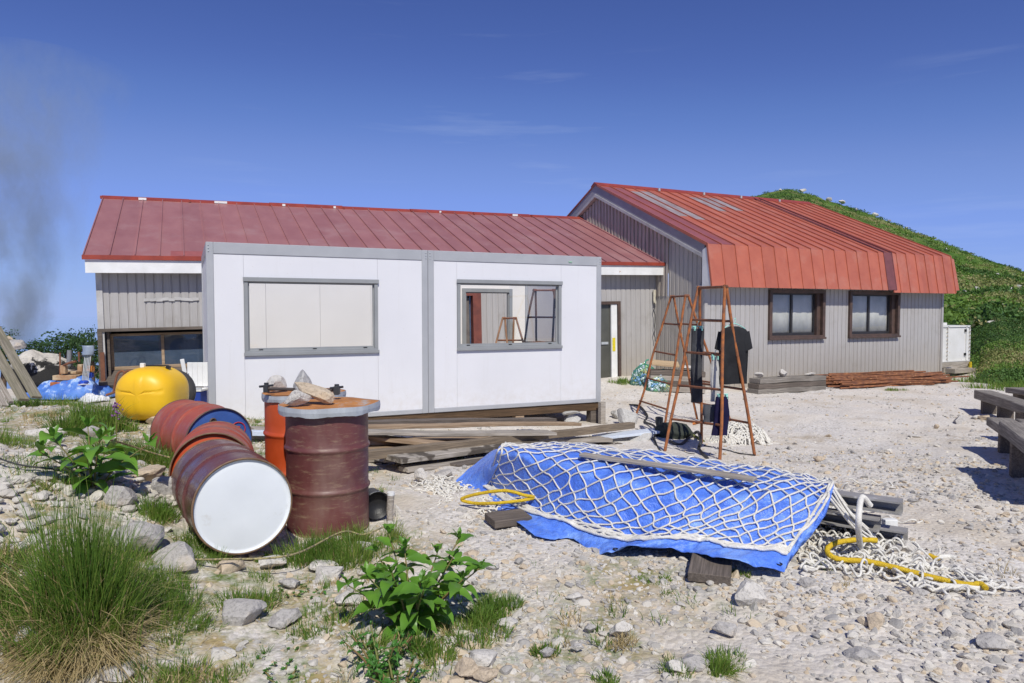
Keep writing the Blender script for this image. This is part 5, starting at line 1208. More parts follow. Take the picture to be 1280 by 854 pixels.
# rusty rods along the hut wall
rb = np.array([14.9, 12.15, -.23]); RGp = 'rusty rods piled along the hut wall'
proto = None; rg = np.random.default_rng(21)
for k in range(96):
    L = rg.uniform(2.6, 3.6); row_ = rg.integers(0, 9)
    lay = int(rg.integers(0, 7)); x = 15.9 + rg.normal(0, .30) + .12 * (row_ - 4) * 0; y = 12.35 - .11 * row_ + rg.normal(0, .02) - .0; z = float(G(x, y)) + .03 + .05 * lay * (1 - abs(row_ - 2.5) / 9)
    if proto is None:
        mb = MB(); mb.tube([(-1.5, 0, 0), (-.5, 0, .012), (.6, 0, -.006), (1.5, 0, .004)], .02, 7); proto = o = mb.build('rusty_rod', M('rod_rust', (.30, .12, .05), (.13, .055, .035), scale=5, rough=.85, spots=(10, (.6, .7), (.44, .26, .13))), None); tag(o, 'long rusty steel rod in the pile along the hut wall', 'rod', RGp)
    else: o = proto.copy(); COL.objects.link(o)
    o.location = (x, y, z); o.rotation_euler = (rg.uniform(0, 6), rg.normal(0, .012), -.10 + rg.normal(0, .05)); o.scale = (L / 3, 1, 1)
# white panelled tank on a timber trestle at the hut corner
q = on_y(1179, 452, 13.9); x0 = on_y(1179.5, 452, 13.9)[0]; x1 = on_y(1211, 452, 13.9)[0]; zb_ = on_y(1195, 452, 13.9)[2]; zt_ = on_y(1195, 407, 13.9)[2]
t = thing('panel_tank', 'cream white panelled water tank at the right corner of the hut', 'tank', ((x0 + x1) / 2, 14.5, zb_))
TANKW = M('cream_panel_tank', (.74, .73, .71), (.66, .65, .62), scale=2, rough=.45, spots=(9, (.62, .74), (.55, .48, .38)))
mb = MB(); mb.b(x0 - .25, x1, 13.9, 15.1, zb_, zt_); mb.build('tank_body', TANKW, t, bevel=.02)
mb = MB()
for xx in (x0 + .14, x1 - .20, x1 - .03): mb.b(xx, xx + .035, 13.87, 13.9, zb_ + .02, zt_ - .02)
mb.b(x0 - .2, x1, 13.87, 13.9, zt_ - .05, zt_); mb.b(x0 - .2, x1, 13.87, 13.9, zb_, zb_ + .04); mb.build('flange', TANKW, t)
for zz in np.linspace(zb_ + .08, zt_ - .1, 9):
    for xx in (x0 + .10, x1 - .045): MB().b(xx, xx + .03, 13.86, 13.875, zz, zz + .03).build('bolt_head', M('brown_bolt', (.35, .27, .18), bump=0) if 'brown_bolt' not in bpy.data.materials else bpy.data.materials['brown_bolt'], t)
for zz in (zb_ + .18, zt_ - .2): MB().b(x1 - .27, x1 - .22, 13.85, 13.9, zz, zz + .08).build('latch', BLACKP, t)
mb = MB(); mb.b(x0 - .1, x0 + .28, 14.0, 14.4, zt_, zt_ + .09); mb.build('hatch', TANKW, t, bevel=.01)
t = thing('tank_stand', 'grey timber trestle carrying the cream white tank', 'stand', ((x0 + x1) / 2, 14.4, zb_ - .7)); zg = float(G(x1, 14))
for yy in (13.88, 14.9): MB().b(x0 - .3, x1 + .03, yy, yy + .14, zb_ - .17, zb_ - .003).build('bearer', GREYWOOD, t, bevel=.005)
for xx in (x0 + .02, x1 - .14):
    for yy in (13.9, 14.9): MB().b(xx, xx + .12, yy, yy + .12, zg - .2, zb_ - .172).build('leg', GREYWOOD, t, bevel=.005)
mb = MB(); mb.bar((x0 + .3, 13.86, zg + .08), (x1 + .02, 13.86, zb_ - .10), .04, .08); mb.build('brace', GREYWOOD, t, bevel=.004)
mb = MB(); mb.b(x0 + .1, x1 - .1, 13.6, 13.9, zg - .02, zg + .12); mb.build('step_block', GREYWOOD, t, bevel=.006)
q = gnd(1210, 478); q = on_y(1211, 474, 13.8); mb = MB(); mb.b(q[0] - .02, q[0] + .05, 13.75, 13.8, zg - .05, zg + .3); tag(mb.build('yellow_marker', M('yellow_marker', (.75, .55, .03), bump=0), None, origin=(q[0], 13.78, zg)), 'small yellow marker beside the tank stand', 'marker')
# low timber benches at the right edge
def bench(name, label, a, b, w, h, t_=.12, group='low dark timber benches at the right edge', nlegs=2):
    a, b = np.array(a), np.array(b); d = b - a; L = np.linalg.norm(d[:2]); th = math.atan2(d[1], d[0]); c = (a + b) / 2; zg = gz(c)
    t = thing(name, label, 'bench', (c[0], c[1], zg), group, th); k = int(round(w / .24)); k = max(1, k)
    for i in range(k):
        y = (i - (k - 1) / 2) * (w / k); mb = MB(); mb.box((random.uniform(-.03, .03), y, h - t_ / 2), (L, w / k - .02, t_)); mb.build('board', BLACKWOOD, t, local=True, bevel=.01)
    for s in np.linspace(-.36, .36, nlegs): mb = MB(); mb.box((s * L, 0, (h - t_) / 2 - .04), (.12, w * .72, h - t_ + .08)); mb.build('leg', DARKWOOD, t, local=True, bevel=.008)
    return t
bench('timber_bench', 'long dark beam bench nearest the hut at the right edge', gnd(1228, 515), gnd(1290, 538), .30, .40, .16, nlegs=3)
bench('timber_bench', 'dark bench top just showing behind the long beam bench', gnd(1270, 512), gnd(1345, 525), .5, .42, .1)
bench('timber_bench', 'low dark platform with overhanging boards at the right edge', gnd(1266, 566), gnd(1345, 600), .60, .34, .11)
bench('timber_bench', 'raised dark bench behind the low platform at the right edge', gnd(1280, 553), gnd(1360, 575), .35, .52, .10)
bench('timber_bench', 'nearest dark bench casting a broad shadow at the right edge', gnd(1284, 596), gnd(1350, 650), .5, .48, .12)
# ================================================================== stake and thin rope
q = gnd(488, 655); t = thing('grey_stake', 'short grey wooden stake with a pale top right of the maroon drum', 'stake', q)
mb = MB(); mb.tube([q - [0, 0, .05], q + [.0, .01, .10], q + [.005, .0, .215]], [.022, .026, .027], 10); mb.build('post', GREYWOOD, t)
mb = MB(); mb.tube([q + [.005, 0, .213], q + [.005, 0, .235]], .028, 12); mb.build('cap', FASCIA, t)
TWINE = M('speckled_twine', (.42, .36, .16), (.10, .09, .07), scale=60, rough=.8, bump=0)
pts = [gnd(488, 655, .15), gnd(455, 668, .10), ca(-1.10, 4.45, -1.42), ca(-1.28, 4.0, -1.41), ca(-1.62, 3.90, -1.40), ca(-1.95, 3.93, -1.40), ca(-2.4, 4.1, -1.38)]
tag(MB().tube(spline(pts, 60), .006, 6).build('thin_rope', TWINE, None, origin=pts[3]), 'thin speckled rope strung past the white drum end to the stake', 'rope')
pts = [gnd(130, 548, .2), gnd(160, 556, .16), gnd(190, 566, .12), gnd(212, 572, .1)]
tag(MB().tube(spline(pts, 40), .007, 6).build('thin_rope', TWINE, None, origin=pts[1]), 'thin pale rope strung through the grass left of the red drum', 'rope')
pts = [gnd(-20, 566, .10), gnd(20, 580, .07), gnd(60, 590, .06), gnd(98, 602, .05), gnd(110, 610, .03)]
tag(MB().tube(spline(pts, 40), .006, 6).build('thin_rope', CABLE, None, origin=pts[2]), 'thin dark cord lying over the white rubble at the left', 'cord')

# ================================================================== stones
RK = [  # px, py, wide(px), high(px), kind, seed, label, depth ratio
 (157, 680, 74, 62, 'g', 101, 'big grey slab boulder behind the large grass tussock', 1.0), (205, 622, 34, 34, 'g', 164, 'shaded grey stone right of the left leafy plant', .9), (400, 715, 40, 16, 'w', 165, 'pale slab half sunk below the maroon drum', .9), (335, 712, 44, 18, 'w', 166, 'white slab half sunk in front of the white drum end', .9), (430, 760, 34, 18, 'w', 167, 'white stone at the left foot of the broad leaved plant', .9), (318, 700, 26, 12, 't', 168, 'tan stone just right of the cream stone below the drum', .9), (212, 716, 84, 44, 'g', 102, 'low grey boulder between the tussock and the white drum end', .8),
 (282, 722, 52, 36, 't', 103, 'cream stone just below the white drum end', .8), (300, 784, 76, 46, 'g', 104, 'smooth grey stone in the middle of the lower left', .8),
 (352, 784, 50, 28, 'g', 105, 'flat grey stone touching the smooth grey one', .9), (142, 856, 70, 30, 'g', 106, 'grey stone with a tan stain at the bottom edge under the tussock', .8),
 (408, 730, 58, 28, 'w', 107, 'pale flat stone left of the broad leaved plant', .9), (362, 738, 30, 18, 'g', 108, 'small grey stone left of the pale flat stone', .8),
 (585, 850, 40, 30, 't', 109, 'cream rounded stone, left of the trio below the broad leaved plant', .8), (603, 838, 38, 24, 'w', 110, 'cream stone at the back of the trio below the broad leaved plant', .8), (608, 852, 36, 18, 't', 111, 'tan stone at the right of the trio below the broad leaved plant', .8),
 (940, 760, 40, 36, 'w', 112, 'upright cream stone in front of the tarpaulin corner', .7), (905, 717, 20, 12, 'w', 113, 'small white stone beside the tarpaulin corner', .8), (981, 775, 26, 11, 't', 114, 'flat tan stone right of the upright cream stone', .8),
 (1098, 788, 28, 22, 't', 115, 'orange tan stone alone on the lower right gravel', .8), (1083, 832, 36, 26, 'g', 116, 'grey stone casting a dark shadow at the lower right', .8), (1250, 816, 40, 24, 'g', 117, 'pointed grey stone at the right edge of the foreground', .7),
 (1190, 800, 22, 16, 'g', 118, 'round grey stone left of the pointed grey stone', .8), (272, 826, 36, 20, 'w', 119, 'white stone in the dry grass right of the tussock', .8), (178, 600, 40, 20, 't', 120, 'tan wedge stone under the left leafy plant', .8),
 (140, 635, 44, 36, 'g', 121, 'dark grey stone behind the slab boulder', .8), (42, 547, 66, 16, 'w', 122, 'long white stone on the left bank', .7), (104, 552, 36, 24, 'g', 123, 'dark grey stone in the bank grass below the blue heap', .9), (52, 560, 40, 14, 'w', 124, 'flat white stone below the long one on the left bank', .8), (70, 520, 34, 14, 'g', 125, 'grey stone in the grass at the top of the left bank', .8), (20, 695, 44, 30, 'g', 126, 'grey stone at the left edge beside the tussock', .8), (35, 640, 30, 16, 'w', 127, 'white stone in the rubble at the left edge', .8),
 (170, 524, 56, 26, 't', 128, 'sandy yellow rock ledge under the yellow tank', .9), (205, 534, 44, 20, 't', 129, 'sandy rock beside the red drum under the tank', .9),
 (526, 602, 20, 17, 'w', 130, 'round white stone in front of the timber pile', .9), (556, 598, 24, 14, 'g', 131, 'grey stone between the timber pile and the tarpaulin flap', .8), (650, 705, 20, 12, 't', 132, 'small tan stone below the left wood block', .8), (590, 700, 22, 14, 't', 133, 'tan stone above the broad leaved plant', .8), (630, 752, 20, 10, 'w', 134, 'white stone above the round grass tuft', .8), (720, 752, 24, 12, 'w', 135, 'white stone left of the bare patch', .8),
 (778, 796, 36, 20, 'w', 136, 'pale wedge stone in the lower middle gravel', .7), (635, 785, 24, 13, 'w', 137, 'pale flat stone below the round grass tuft', .8), (738, 790, 18, 12, 'g', 138, 'small grey stone left of the pale wedge stone', .8), (722, 814, 20, 10, 'w', 139, 'pale stone left of the bottom right grass tuft', .8), (685, 822, 24, 14, 'g', 140, 'grey flat stone in the bottom middle gravel', .8), (905, 795, 30, 22, 'g', 141, 'grey stone above the bottom right grass tuft', .8), (870, 838, 40, 22, 'g', 142, 'grey stone under the bottom right grass tuft', .8), (845, 842, 30, 18, 'w', 143, 'white stone left of the stone under the grass tuft', .8),
 (1142, 694, 30, 17, 'w', 144, 'pale round stone between the yellow rope pieces', .8), (1120, 692, 18, 14, 'g', 145, 'grey stone beside the pale round one near the net', .8), (1110, 568, 24, 10, 'w', 146, 'flat white stone alone in the middle of the yard', .8), (1201, 531, 16, 13, 'g', 147, 'grey upright stone near the benches', .8), (1236, 526, 20, 10, 't', 148, 'tan stone under the long beam bench', .8), (1222, 525, 14, 8, 'w', 149, 'small pale stone beside the tan one under the bench', .8), (1225, 558, 18, 8, 'w', 150, 'flat pale stone left of the low platform', .8), (1172, 536, 9, 6, 't', 151, 'small tan stone left of the grey upright stone', .8), (1145, 548, 16, 6, 'w', 152, 'small white stone farther out in the yard', .8),
 (1095, 627, 9, 8, 'g', 153, 'small dark stone alone right of the tarpaulin end', .8), (1193, 628, 8, 10, 'g', 154, 'dark pointed pebble in the right yard', .8), (1163, 616, 14, 6, 'w', 155, 'small pale stone left of the dark pointed pebble', .8), (1025, 578, 14, 9, 't', 156, 'cream stone behind the tarpaulin end', .8), (1035, 582, 16, 7, 'w', 157, 'white stone beside the cream one behind the tarpaulin', .8), (455, 690, 22, 16, 'w', 158, 'white stone behind the broad leaved plant', .8), (1012, 735, 22, 12, 'g', 159, 'flat grey stone below the white net end', .8), (1155, 745, 20, 10, 'g', 160, 'small grey stone below the yellow rope', .8), (497, 648, 12, 22, 'w', 161, 'white flake of stone leaning on the stake', .5), (470, 640, 12, 14, 'g', 162, 'small grey stone at the foot of the maroon drum', .8), (1060, 705, 22, 12, 'g', 163, 'grey stone under the net end', .8)]
for (x, y, w, h, k, sd, lab, dr) in RK:
    if w > 48 and x < 420: w, h = w * .8, h * .8
    p = gnd(x, y); d = float(np.dot(p - CAM, FW)); W_ = w * d / FPX; H_ = h * d / FPX * .85
    rock(p + np.array([sy, cy, 0]) * W_ * dr * .35, (W_ * 1.05, W_ * dr, H_ * 1.25), -YAW + random.uniform(-.3, .3), k, lab, sd, cat='stone' if w < 45 else 'rock', group='stones on the gravel', sink=.22, name='stone' if w < 45 else 'rock')

# ================================================================== grass tussocks
def tussock(px, py, label, R, h, n, seed, dry=.3, lean=.6, elong=1.0, w=.005, name='grass_tuft', cat='grass tuft', mat=None, lift_dry=.75, clumps=None, pull=0.0):
    """a tuft grown from several uneven clumps, each with its own height and tilt"""
    c = gnd(px, py); t = thing(name, label, cat, c); rg = np.random.default_rng(seed + 500); K = clumps or max(2, int(R / .045)); gp, yp, dp_ = [], [], []
    for k in range(K):
        a, q = rg.uniform(0, 6.3), R * .72 * math.sqrt(rg.uniform(0, 1)); ox, oy = q * math.cos(a) * elong, q * math.sin(a)
        cc = (c[0] + ox * cy + oy * sy, c[1] - ox * sy + oy * cy); hk = h * rg.uniform(.55, 1.12) * (1 - .25 * q / R); rk = R * rg.uniform(.32, .62); m_ = n / K * rg.uniform(.5, 1.5)
        bias = (.35 * math.cos(a) * q / R + rg.normal(0, .17), .35 * math.sin(a) * q / R + rg.normal(0, .17))
        bias = (bias[0] - pull * sy, bias[1] - pull * cy)
        gp.append(blades(cc, max(4, int(m_ * (1 - dry))), rk, hk, lean, w, seed * 31 + k, .38, bias=bias)); yp.append(blades(cc, max(3, int(m_ * .22)), rk, hk * 1.08, lean, w * .8, seed * 37 + k, .42, bias=bias))
        if dry: dp_.append(blades(cc, max(3, int(m_ * dry)), rk * 1.15, hk * lift_dry, lean * 1.9, w * .9, seed * 41 + k, .6, 1.5, bias=(bias[0] * 1.4, bias[1] * 1.4)))
    np_mesh('green_blades', *cat_mesh(gp), mat or GRASS_G, False, t); np_mesh('pale_blades', *cat_mesh(yp), GRASS_Y, False, t)
    if dry: np_mesh('dry_blades', *cat_mesh(dp_), STRAW, False, t)
    return t
tussock(108, 792, 'big shaggy grass tussock in the lower left corner', .18, .88, 2500, 1, .26, .42, 1.05, .0055, clumps=9)
tussock(40, 815, 'straw skirted grass clump at the left of the big tussock', .2, .36, 1200, 2, .65, .7, pull=.3)
tussock(112, 806, 'straw coloured dead grass spilling below the big tussock', .22, .46, 2600, 3, .96, .75, clumps=11, pull=.55)
tussock(190, 770, 'low green grass at the right side of the big tussock', .26, .24, 1300, 4, .3, .8)
tussock(210, 752, 'grass growing against the low grey boulder', .2, .22, 800, 5, .2)
tussock(-5, 680, 'grass clump at the left edge above the tussock', .22, .28, 700, 6, .3)
tussock(235, 690, 'fine grass tuft in front of the white drum end', .22, .26, 1100, 7, .1, .6, 1.4, .0035)
tussock(432, 698, 'fresh grass patch at the foot of the maroon drum', .30, .30, 2100, 8, .15, .6, 1.3, .0045, clumps=9)
tussock(470, 678, 'yellowish grass between the maroon drum and the grey stake', .16, .26, 800, 33, .2, .6, 1.2, .0045, mat=GRASS_Y)
tussock(-15, 650, 'straw bank of dead grass at the left edge', .3, .34, 1400, 34, .85, .8, 1.2, .006)
tussock(300, 755, 'low green grass by the smooth grey stone', .2, .16, 700, 35, .25, .7, 1.4, .0045)
tussock(165, 700, 'green grass between the slab boulder and the big tussock', .18, .26, 800, 36, .15, .6, 1.2, .005)
tussock(420, 775, 'sparse olive grass left of the broad leaved plant', .2, .12, 600, 37, .4, .8, 1.3)
tussock(600, 800, 'grass at the right foot of the broad leaved plant', .14, .13, 420, 38, .3, .7, 1.3)
tussock(215, 600, 'grass under the middle red drum', .16, .2, 600, 39, .15, .6, 1.2)
tussock(15, 590, 'olive grass among the white rubble at the left edge', .25, .2, 600, 40, .4, .7, 1.3)
tussock(628, 765, 'round dense grass tuft right of the broad leaved plant', .14, .14, 750, 9, .05, .7, 1.1, .004)
tussock(872, 832, 'bright grass tuft at the bottom edge right of centre', .17, .16, 750, 10, .1, .7, 1.4, .004)
tussock(570, 775, 'grass growing under the right side of the broad leaved plant', .16, .16, 700, 11, .1, .8, 1.2, .004)
tussock(455, 805, 'thin grass under the left side of the broad leaved plant', .14, .15, 500, 12, .3)
tussock(540, 815, 'bladed grass in front of the broad leaved plant', .14, .17, 600, 13, .2, .7, 1.2, .006)
tussock(28, 522, 'long grass on the crest of the left bank', .45, .42, 1500, 14, .15, .5, 1.4, .008, clumps=8)
tussock(80, 540, 'grass between the stones of the left bank', .22, .22, 500, 15, .15, .6, 1.2, .006)
tussock(118, 534, 'dense grass clump below the blue sheet heap', .34, .40, 1500, 16, .1, .5, 1.2, .008, clumps=7)
tussock(160, 572, 'green grass with a purple flower left of the red drum', .30, .36, 1500, 17, .1, .7, 1.3, .006)
tussock(200, 582, 'grass against the side of the red drum', .22, .32, 1000, 18, .1, .7, 1.3, .006)
tussock(185, 640, 'grass beside the slab boulder and left leafy plant', .18, .22, 700, 19, .1)
tussock(320, 735, 'low grass between the cream stone and the smooth grey stone', .22, .10, 800, 20, .3, .8, 1.3)
tussock(245, 790, 'small upright grass tuft right of the tussock', .07, .13, 220, 21, .1)
tussock(48, 510, 'grass at the foot of the leaning planks', .4, .34, 1100, 22, .2, .6, 1.3, .008)
tussock(90, 512, 'grass in front of the blue sheet heap', .35, .26, 800, 42, .2, .6, 1.4, .008)
tussock(780, 480, 'grass at the foot of the annex wall by the door', .35, .25, 500, 23, .1, .7, 1.3, .012)
tussock(815, 727, 'thin grass in the gravel below the tarpaulin', .12, .07, 260, 24, .4, .8, 1.5)
tussock(838, 740, 'yellowish grass right of the thin grass below the tarpaulin', .08, .06, 160, 25, .5, .8)
tussock(760, 850, 'small grass at the bottom edge below the pale wedge stone', .1, .07, 250, 26, .2)
tussock(925, 717, 'grass growing beside the right wood block', .08, .1, 220, 27, .1)
tussock(1003, 578, 'flat green tuft behind the tarpaulin end', .14, .05, 160, 28, .3, .9, 1.8)
tussock(740, 688, 'dry yellow grass under the front of the tarpaulin', .1, .06, 260, 29, .8, .9)
tussock(1120, 488, 'pale grass tuft in front of the rusty rods', .25, .14, 300, 30, .3, .9, 1.4, .01)
tussock(1225, 478, 'tall grass at the edge of the yard beyond the tank stand', .9, .5, 900, 31, .1, .6, 2.0, .016)
tussock(1262, 486, 'tall grass at the yard edge behind the benches', .7, .45, 700, 32, .1, .6, 1.8, .016)

for i, (x, y, r_, h_, n_, dry_, lab) in enumerate(((30, 745, .2, .34, 900, .3, 'dark grass at the left edge beside the big tussock'), (230, 800, .14, .14, 450, .5, 'half dried grass right of the straw skirt'), (200, 845, .16, .16, 500, .6, 'dry grass at the bottom edge right of the big tussock'), (260, 700, .14, .2, 500, .15, 'green grass under the rim of the white drum end'), (350, 700, .13, .14, 420, .2, 'grass in the gap between the two maroon drums'), (55, 600, .2, .16, 500, .35, 'patchy grass low on the left bank'), (15, 560, .3, .26, 700, .25, 'grass at the left edge above the rubble'), (240, 640, .12, .18, 400, .2, 'grass below the middle red drum'), (385, 800, .14, .1, 380, .4, 'sparse grass in the lower left gravel'), (300, 840, .14, .1, 380, .5, 'dry sprigs at the bottom edge in the lower left'), (90, 580, .18, .18, 450, .3, 'grass left of the left leafy plant'), (690, 812, .1, .08, 240, .3, 'low sprigs in the bottom middle gravel'))):
    tussock(x, y, lab, r_, h_, n_, 70 + i, dry_, .6, 1.2, .005)

# ================================================================== broad leaved plants
def leaf(mb, base, d, L, W_, rg, droop=.5):
    d = Vector(tuple(d)).normalized(); side = d.cross(Vector((0, 0, 1))); side = side.normalized() if side.length > 1e-3 else Vector((1, 0, 0)); up = side.cross(d)
    tw = rg.uniform(-.5, .5); side, up = side * math.cos(tw) + up * math.sin(tw), up * math.cos(tw) - side * math.sin(tw)
    n = 8; rows = []
    wp = [0.05, .42, .78, .98, 1.0, .86, .60, .30, .0]
    p = Vector(tuple(base)); a = 0
    for i in range(n + 1):
        f = i / n; w = W_ * wp[i] / 2
        fold = .30 * w + .004 * math.sin(i * 2.2)
        rows.append([p - side * w + up * fold, p - side * w * .5 + up * fold * .35, p, p + side * w * .5 + up * fold * .35, p + side * w + up * fold])
        a = droop * f * 1.6; dd = (d * math.cos(a) - Vector((0, 0, 1)) * math.sin(a)); p = p + dd * (L / n)
    mb.grid(np.array([[tuple(v) for v in r] for r in rows]))
def leafplant(px, py, label, nst, H, spread, L, W_, seed, cat='plant', name='leafy_plant', mat=LEAF, per=6):
    rg = np.random.default_rng(seed); c = gnd(px, py); t = thing(name, label, cat, c); lm, sm = MB(), MB()
    for k in range(nst):
        a = 2 * PI * k / nst + rg.uniform(-.4, .4); sp_ = spread * rg.uniform(.35, 1.1); h = H * rg.uniform(.65, 1.08)
        b0 = c + np.array([.04 * math.cos(a), .04 * math.sin(a), -.02]); b0 = np.array(b0)
        pts = [b0, b0 + np.array([math.cos(a) * sp_ * .35, math.sin(a) * sp_ * .35, h * .5]), b0 + np.array([math.cos(a) * sp_, math.sin(a) * sp_, h])]
        sp3 = spline(pts, 14); sm.tube(sp3, np.linspace(.007, .003, 14), 6)
        la = rg.uniform(0, 6.28)
        for j in range(per):
            f = .2 + .8 * (j / (per - 1)) ** .8; q = sp3[int(f * 13)]; la += 2.4 + rg.normal(0, .3); el = rg.uniform(.1, .6) + .35 * (f > .93)
            leaf(lm, q, (math.cos(la) * math.cos(el), math.sin(la) * math.cos(el), math.sin(el)), L * rg.uniform(.7, 1.1) * (1.05 - .35 * (f > .93)), W_ * rg.uniform(.8, 1.15), rg, rg.uniform(.3, .9))
        for j in range(3):
            la = rg.uniform(0, 6.28); leaf(lm, sp3[-1], (math.cos(la) * .45, math.sin(la) * .45, .9), L * .45, W_ * .35, rg, .3)
    lm.build('leaves', mat, t); sm.build('stems', STEMM, t); return t
leafplant(516, 786, 'broad leaved green plant in the middle foreground', 14, .37, .30, .19, .068, 3, per=10)
leafplant(116, 620, 'leafy green plant on the left bank beside the slab boulder', 7, .34, .26, .26, .10, 8, per=6)
leafplant(478, 838, 'low dark green herb below the broad leaved plant', 16, .15, .11, .065, .018, 5, mat=LEAF2, per=7, name='herb', cat='herb')
leafplant(497, 856, 'second low green herb at the bottom edge', 9, .10, .09, .06, .017, 6, mat=LEAF2, per=6, name='herb', cat='herb')
for i, (x, y, lab) in enumerate(((350, 825, 'tiny green seedling in the lower left gravel'), (365, 742, 'tiny green seedling by the small grey stone'), (390, 746, 'clover like seedling left of the broad leaved plant'), (352, 845, 'small rosette at the bottom edge left of the herbs'))):
    leafplant(x, y, lab, 6, .045, .05, .035, .016, 40 + i, mat=LEAF2, per=4, name='seedling', cat='seedling')
t = thing('purple_flower', 'small purple flower spike in the grass left of the red drum', 'flower', gnd(146, 560)); q = gnd(146, 560)
mb = MB(); mb.tube([q, q + [0, 0, .25], q + [.01, 0, .40]], .004, 6); mb.build('stem', STEMM, t)
mb = MB(); rg = np.random.default_rng(3)
for k in range(26):
    p = q + np.array([rg.normal(0, .014) + .006, rg.normal(0, .014), rg.uniform(.26, .42)]); V, F = ico(1); mb.add(V * .009 + p, F.tolist())
mb.build('petals', M('purple_petal', (.25, .10, .28), bump=0), t)

# ================================================================== loose grass and gravel
rg = np.random.default_rng(77); parts = []; parts_y = []
for k in range(2600):
    a = rg.uniform(-6, 3); d = rg.uniform(2.7, 10); X = a * cy + d * sy; Y = -a * sy + d * cy
    if rg.uniform() > grassy(X, Y) * .9 + .012: continue
    if hillmask(np.array([X]), np.array([Y]))[0]: continue
    n = int(rg.integers(8, 40)); tgt = parts if rg.uniform() < .6 else parts_y
    tgt.append(blades((X, Y), n, rg.uniform(.02, .09), rg.uniform(.04, .13), .8, .004, 1000 + k, .5))
V, F = cat_mesh(parts); tag(np_mesh('grass', V, F, GRASS_G), kind='stuff')
V, F = cat_mesh(parts_y); tag(np_mesh('dry_grass', V, F, STRAW), kind='stuff')
def gravel(n, smin, smax, dmin, dmax, sub, seed, mats, pw=2.2, foot=None):
    rg = np.random.default_rng(seed); T = [rock_verts(900 + i, sub, 12 if sub > 1 else 6, .0, .35) for i in range(8)]
    d = np.exp(rg.uniform(math.log(dmin), math.log(dmax), n)); a = d * rg.uniform(-.80, .80, n); X = a * cy + d * sy; Y = -a * sy + d * cy
    den = np.clip(.55 + 1.1 * fbm(X * .9 + 7, Y * .9, 3, 88), .06, 1); keep = (rg.uniform(0, 1, n) < den) & ~hillmask(X, Y) & (Y < 13.2)
    keep &= ~((X > .1) & (X < 6.3) & (Y > 9.7) & (Y < 12.7))
    X, Y = X[keep], Y[keep]; m = len(X); s = smin + (smax - smin) * rg.uniform(0, 1, m) ** pw
    Z = G(X, Y) + .055 * fbm(X * 1.1, Y * 1.1, 3, 3) + .022 * fbm(X * 5, Y * 5, 3, 9)
    ti = rg.integers(0, 8, m); mi = rg.integers(0, len(mats), m)
    for q, mt in enumerate(mats):
        Vs, Fs, off = [], [], 0
        for k in range(8):
            sel = np.where((ti == k) & (mi == q))[0]
            if len(sel) == 0: continue
            V0, F0 = T[k]; c = len(sel)
            sc = np.stack([s[sel] * rg.uniform(.7, 1.2, c), s[sel] * rg.uniform(.6, 1.0, c), s[sel] * rg.uniform(.35, .7, c)], -1)
            th = rg.uniform(0, 6.28, c); ct, st = np.cos(th), np.sin(th); tl = rg.normal(0, .25, c)
            P_ = V0[None] * sc[:, None, :] * .6
            x = P_[..., 0] * ct[:, None] - P_[..., 1] * st[:, None]; y = P_[..., 0] * st[:, None] + P_[..., 1] * ct[:, None]; z = P_[..., 2] + x * tl[:, None]
            W3 = np.stack([x + X[sel][:, None], y + Y[sel][:, None], z + (Z[sel] + sc[:, 2] * .18)[:, None]], -1)
            Vs.append(W3.reshape(-1, 3)); Fs.append((F0[None] + (np.arange(c) * len(V0))[:, None, None]).reshape(-1, 3) + off); off += c * len(V0)
        tag(np_mesh('gravel', np.concatenate(Vs), np.concatenate(Fs), mt), kind='stuff')
PEB = [M('pebble_white', (.63, .595, .535), (.49, .46, .41), scale=7, rough=.95, bump=.4, bscale=60), M('pebble_grey', (.42, .40, .375), (.32, .305, .285), scale=7, rough=.95, bump=.4, bscale=60), M('pebble_tan', (.58, .49, .37), (.48, .39, .28), scale=7, rough=.95, bump=.4, bscale=60), M('pebble_pale', (.57, .535, .48), (.45, .42, .37), scale=7, rough=.95, bump=.4, bscale=60)]
gravel(42000, .008, .04, 2.5, 9, 1, 1, PEB, 1.8)
gravel(6500, .025, .08, 2.6, 7, 2, 2, PEB, 2.4)
gravel(2200, .03, .09, 6, 15, 2, 12, PEB, 3)
gravel(9000, .02, .07, 7, 17, 1, 3, PEB, 2.2)
# coarse white rubble on the left bank
rg = np.random.default_rng(5)
def rubble(n, seed):
    rg = np.random.default_rng(seed); Vs, Fs, off = [], [], 0
    for k in range(n):
        p = gnd(rg.normal(45, 42), rg.uniform(555, 650)) if rg.uniform() < .6 else gnd(rg.normal(200, 60), rg.uniform(590, 640)); V0, F0 = rock_verts(300 + k % 20, 2, 10, 0); s = rg.uniform(.02, .085)
        R = np.array(Matrix.Rotation(rg.uniform(0, 6.3), 3, 'Z')); Vs.append((V0 * s * np.array([1, .75, .5]) * .7) @ R.T + p + [0, 0, s * .15]); Fs.append(F0 + off); off += len(V0)
    tag(np_mesh('rubble', np.concatenate(Vs), np.concatenate(Fs), PEB[3]), kind='stuff')
rubble(620, 8)

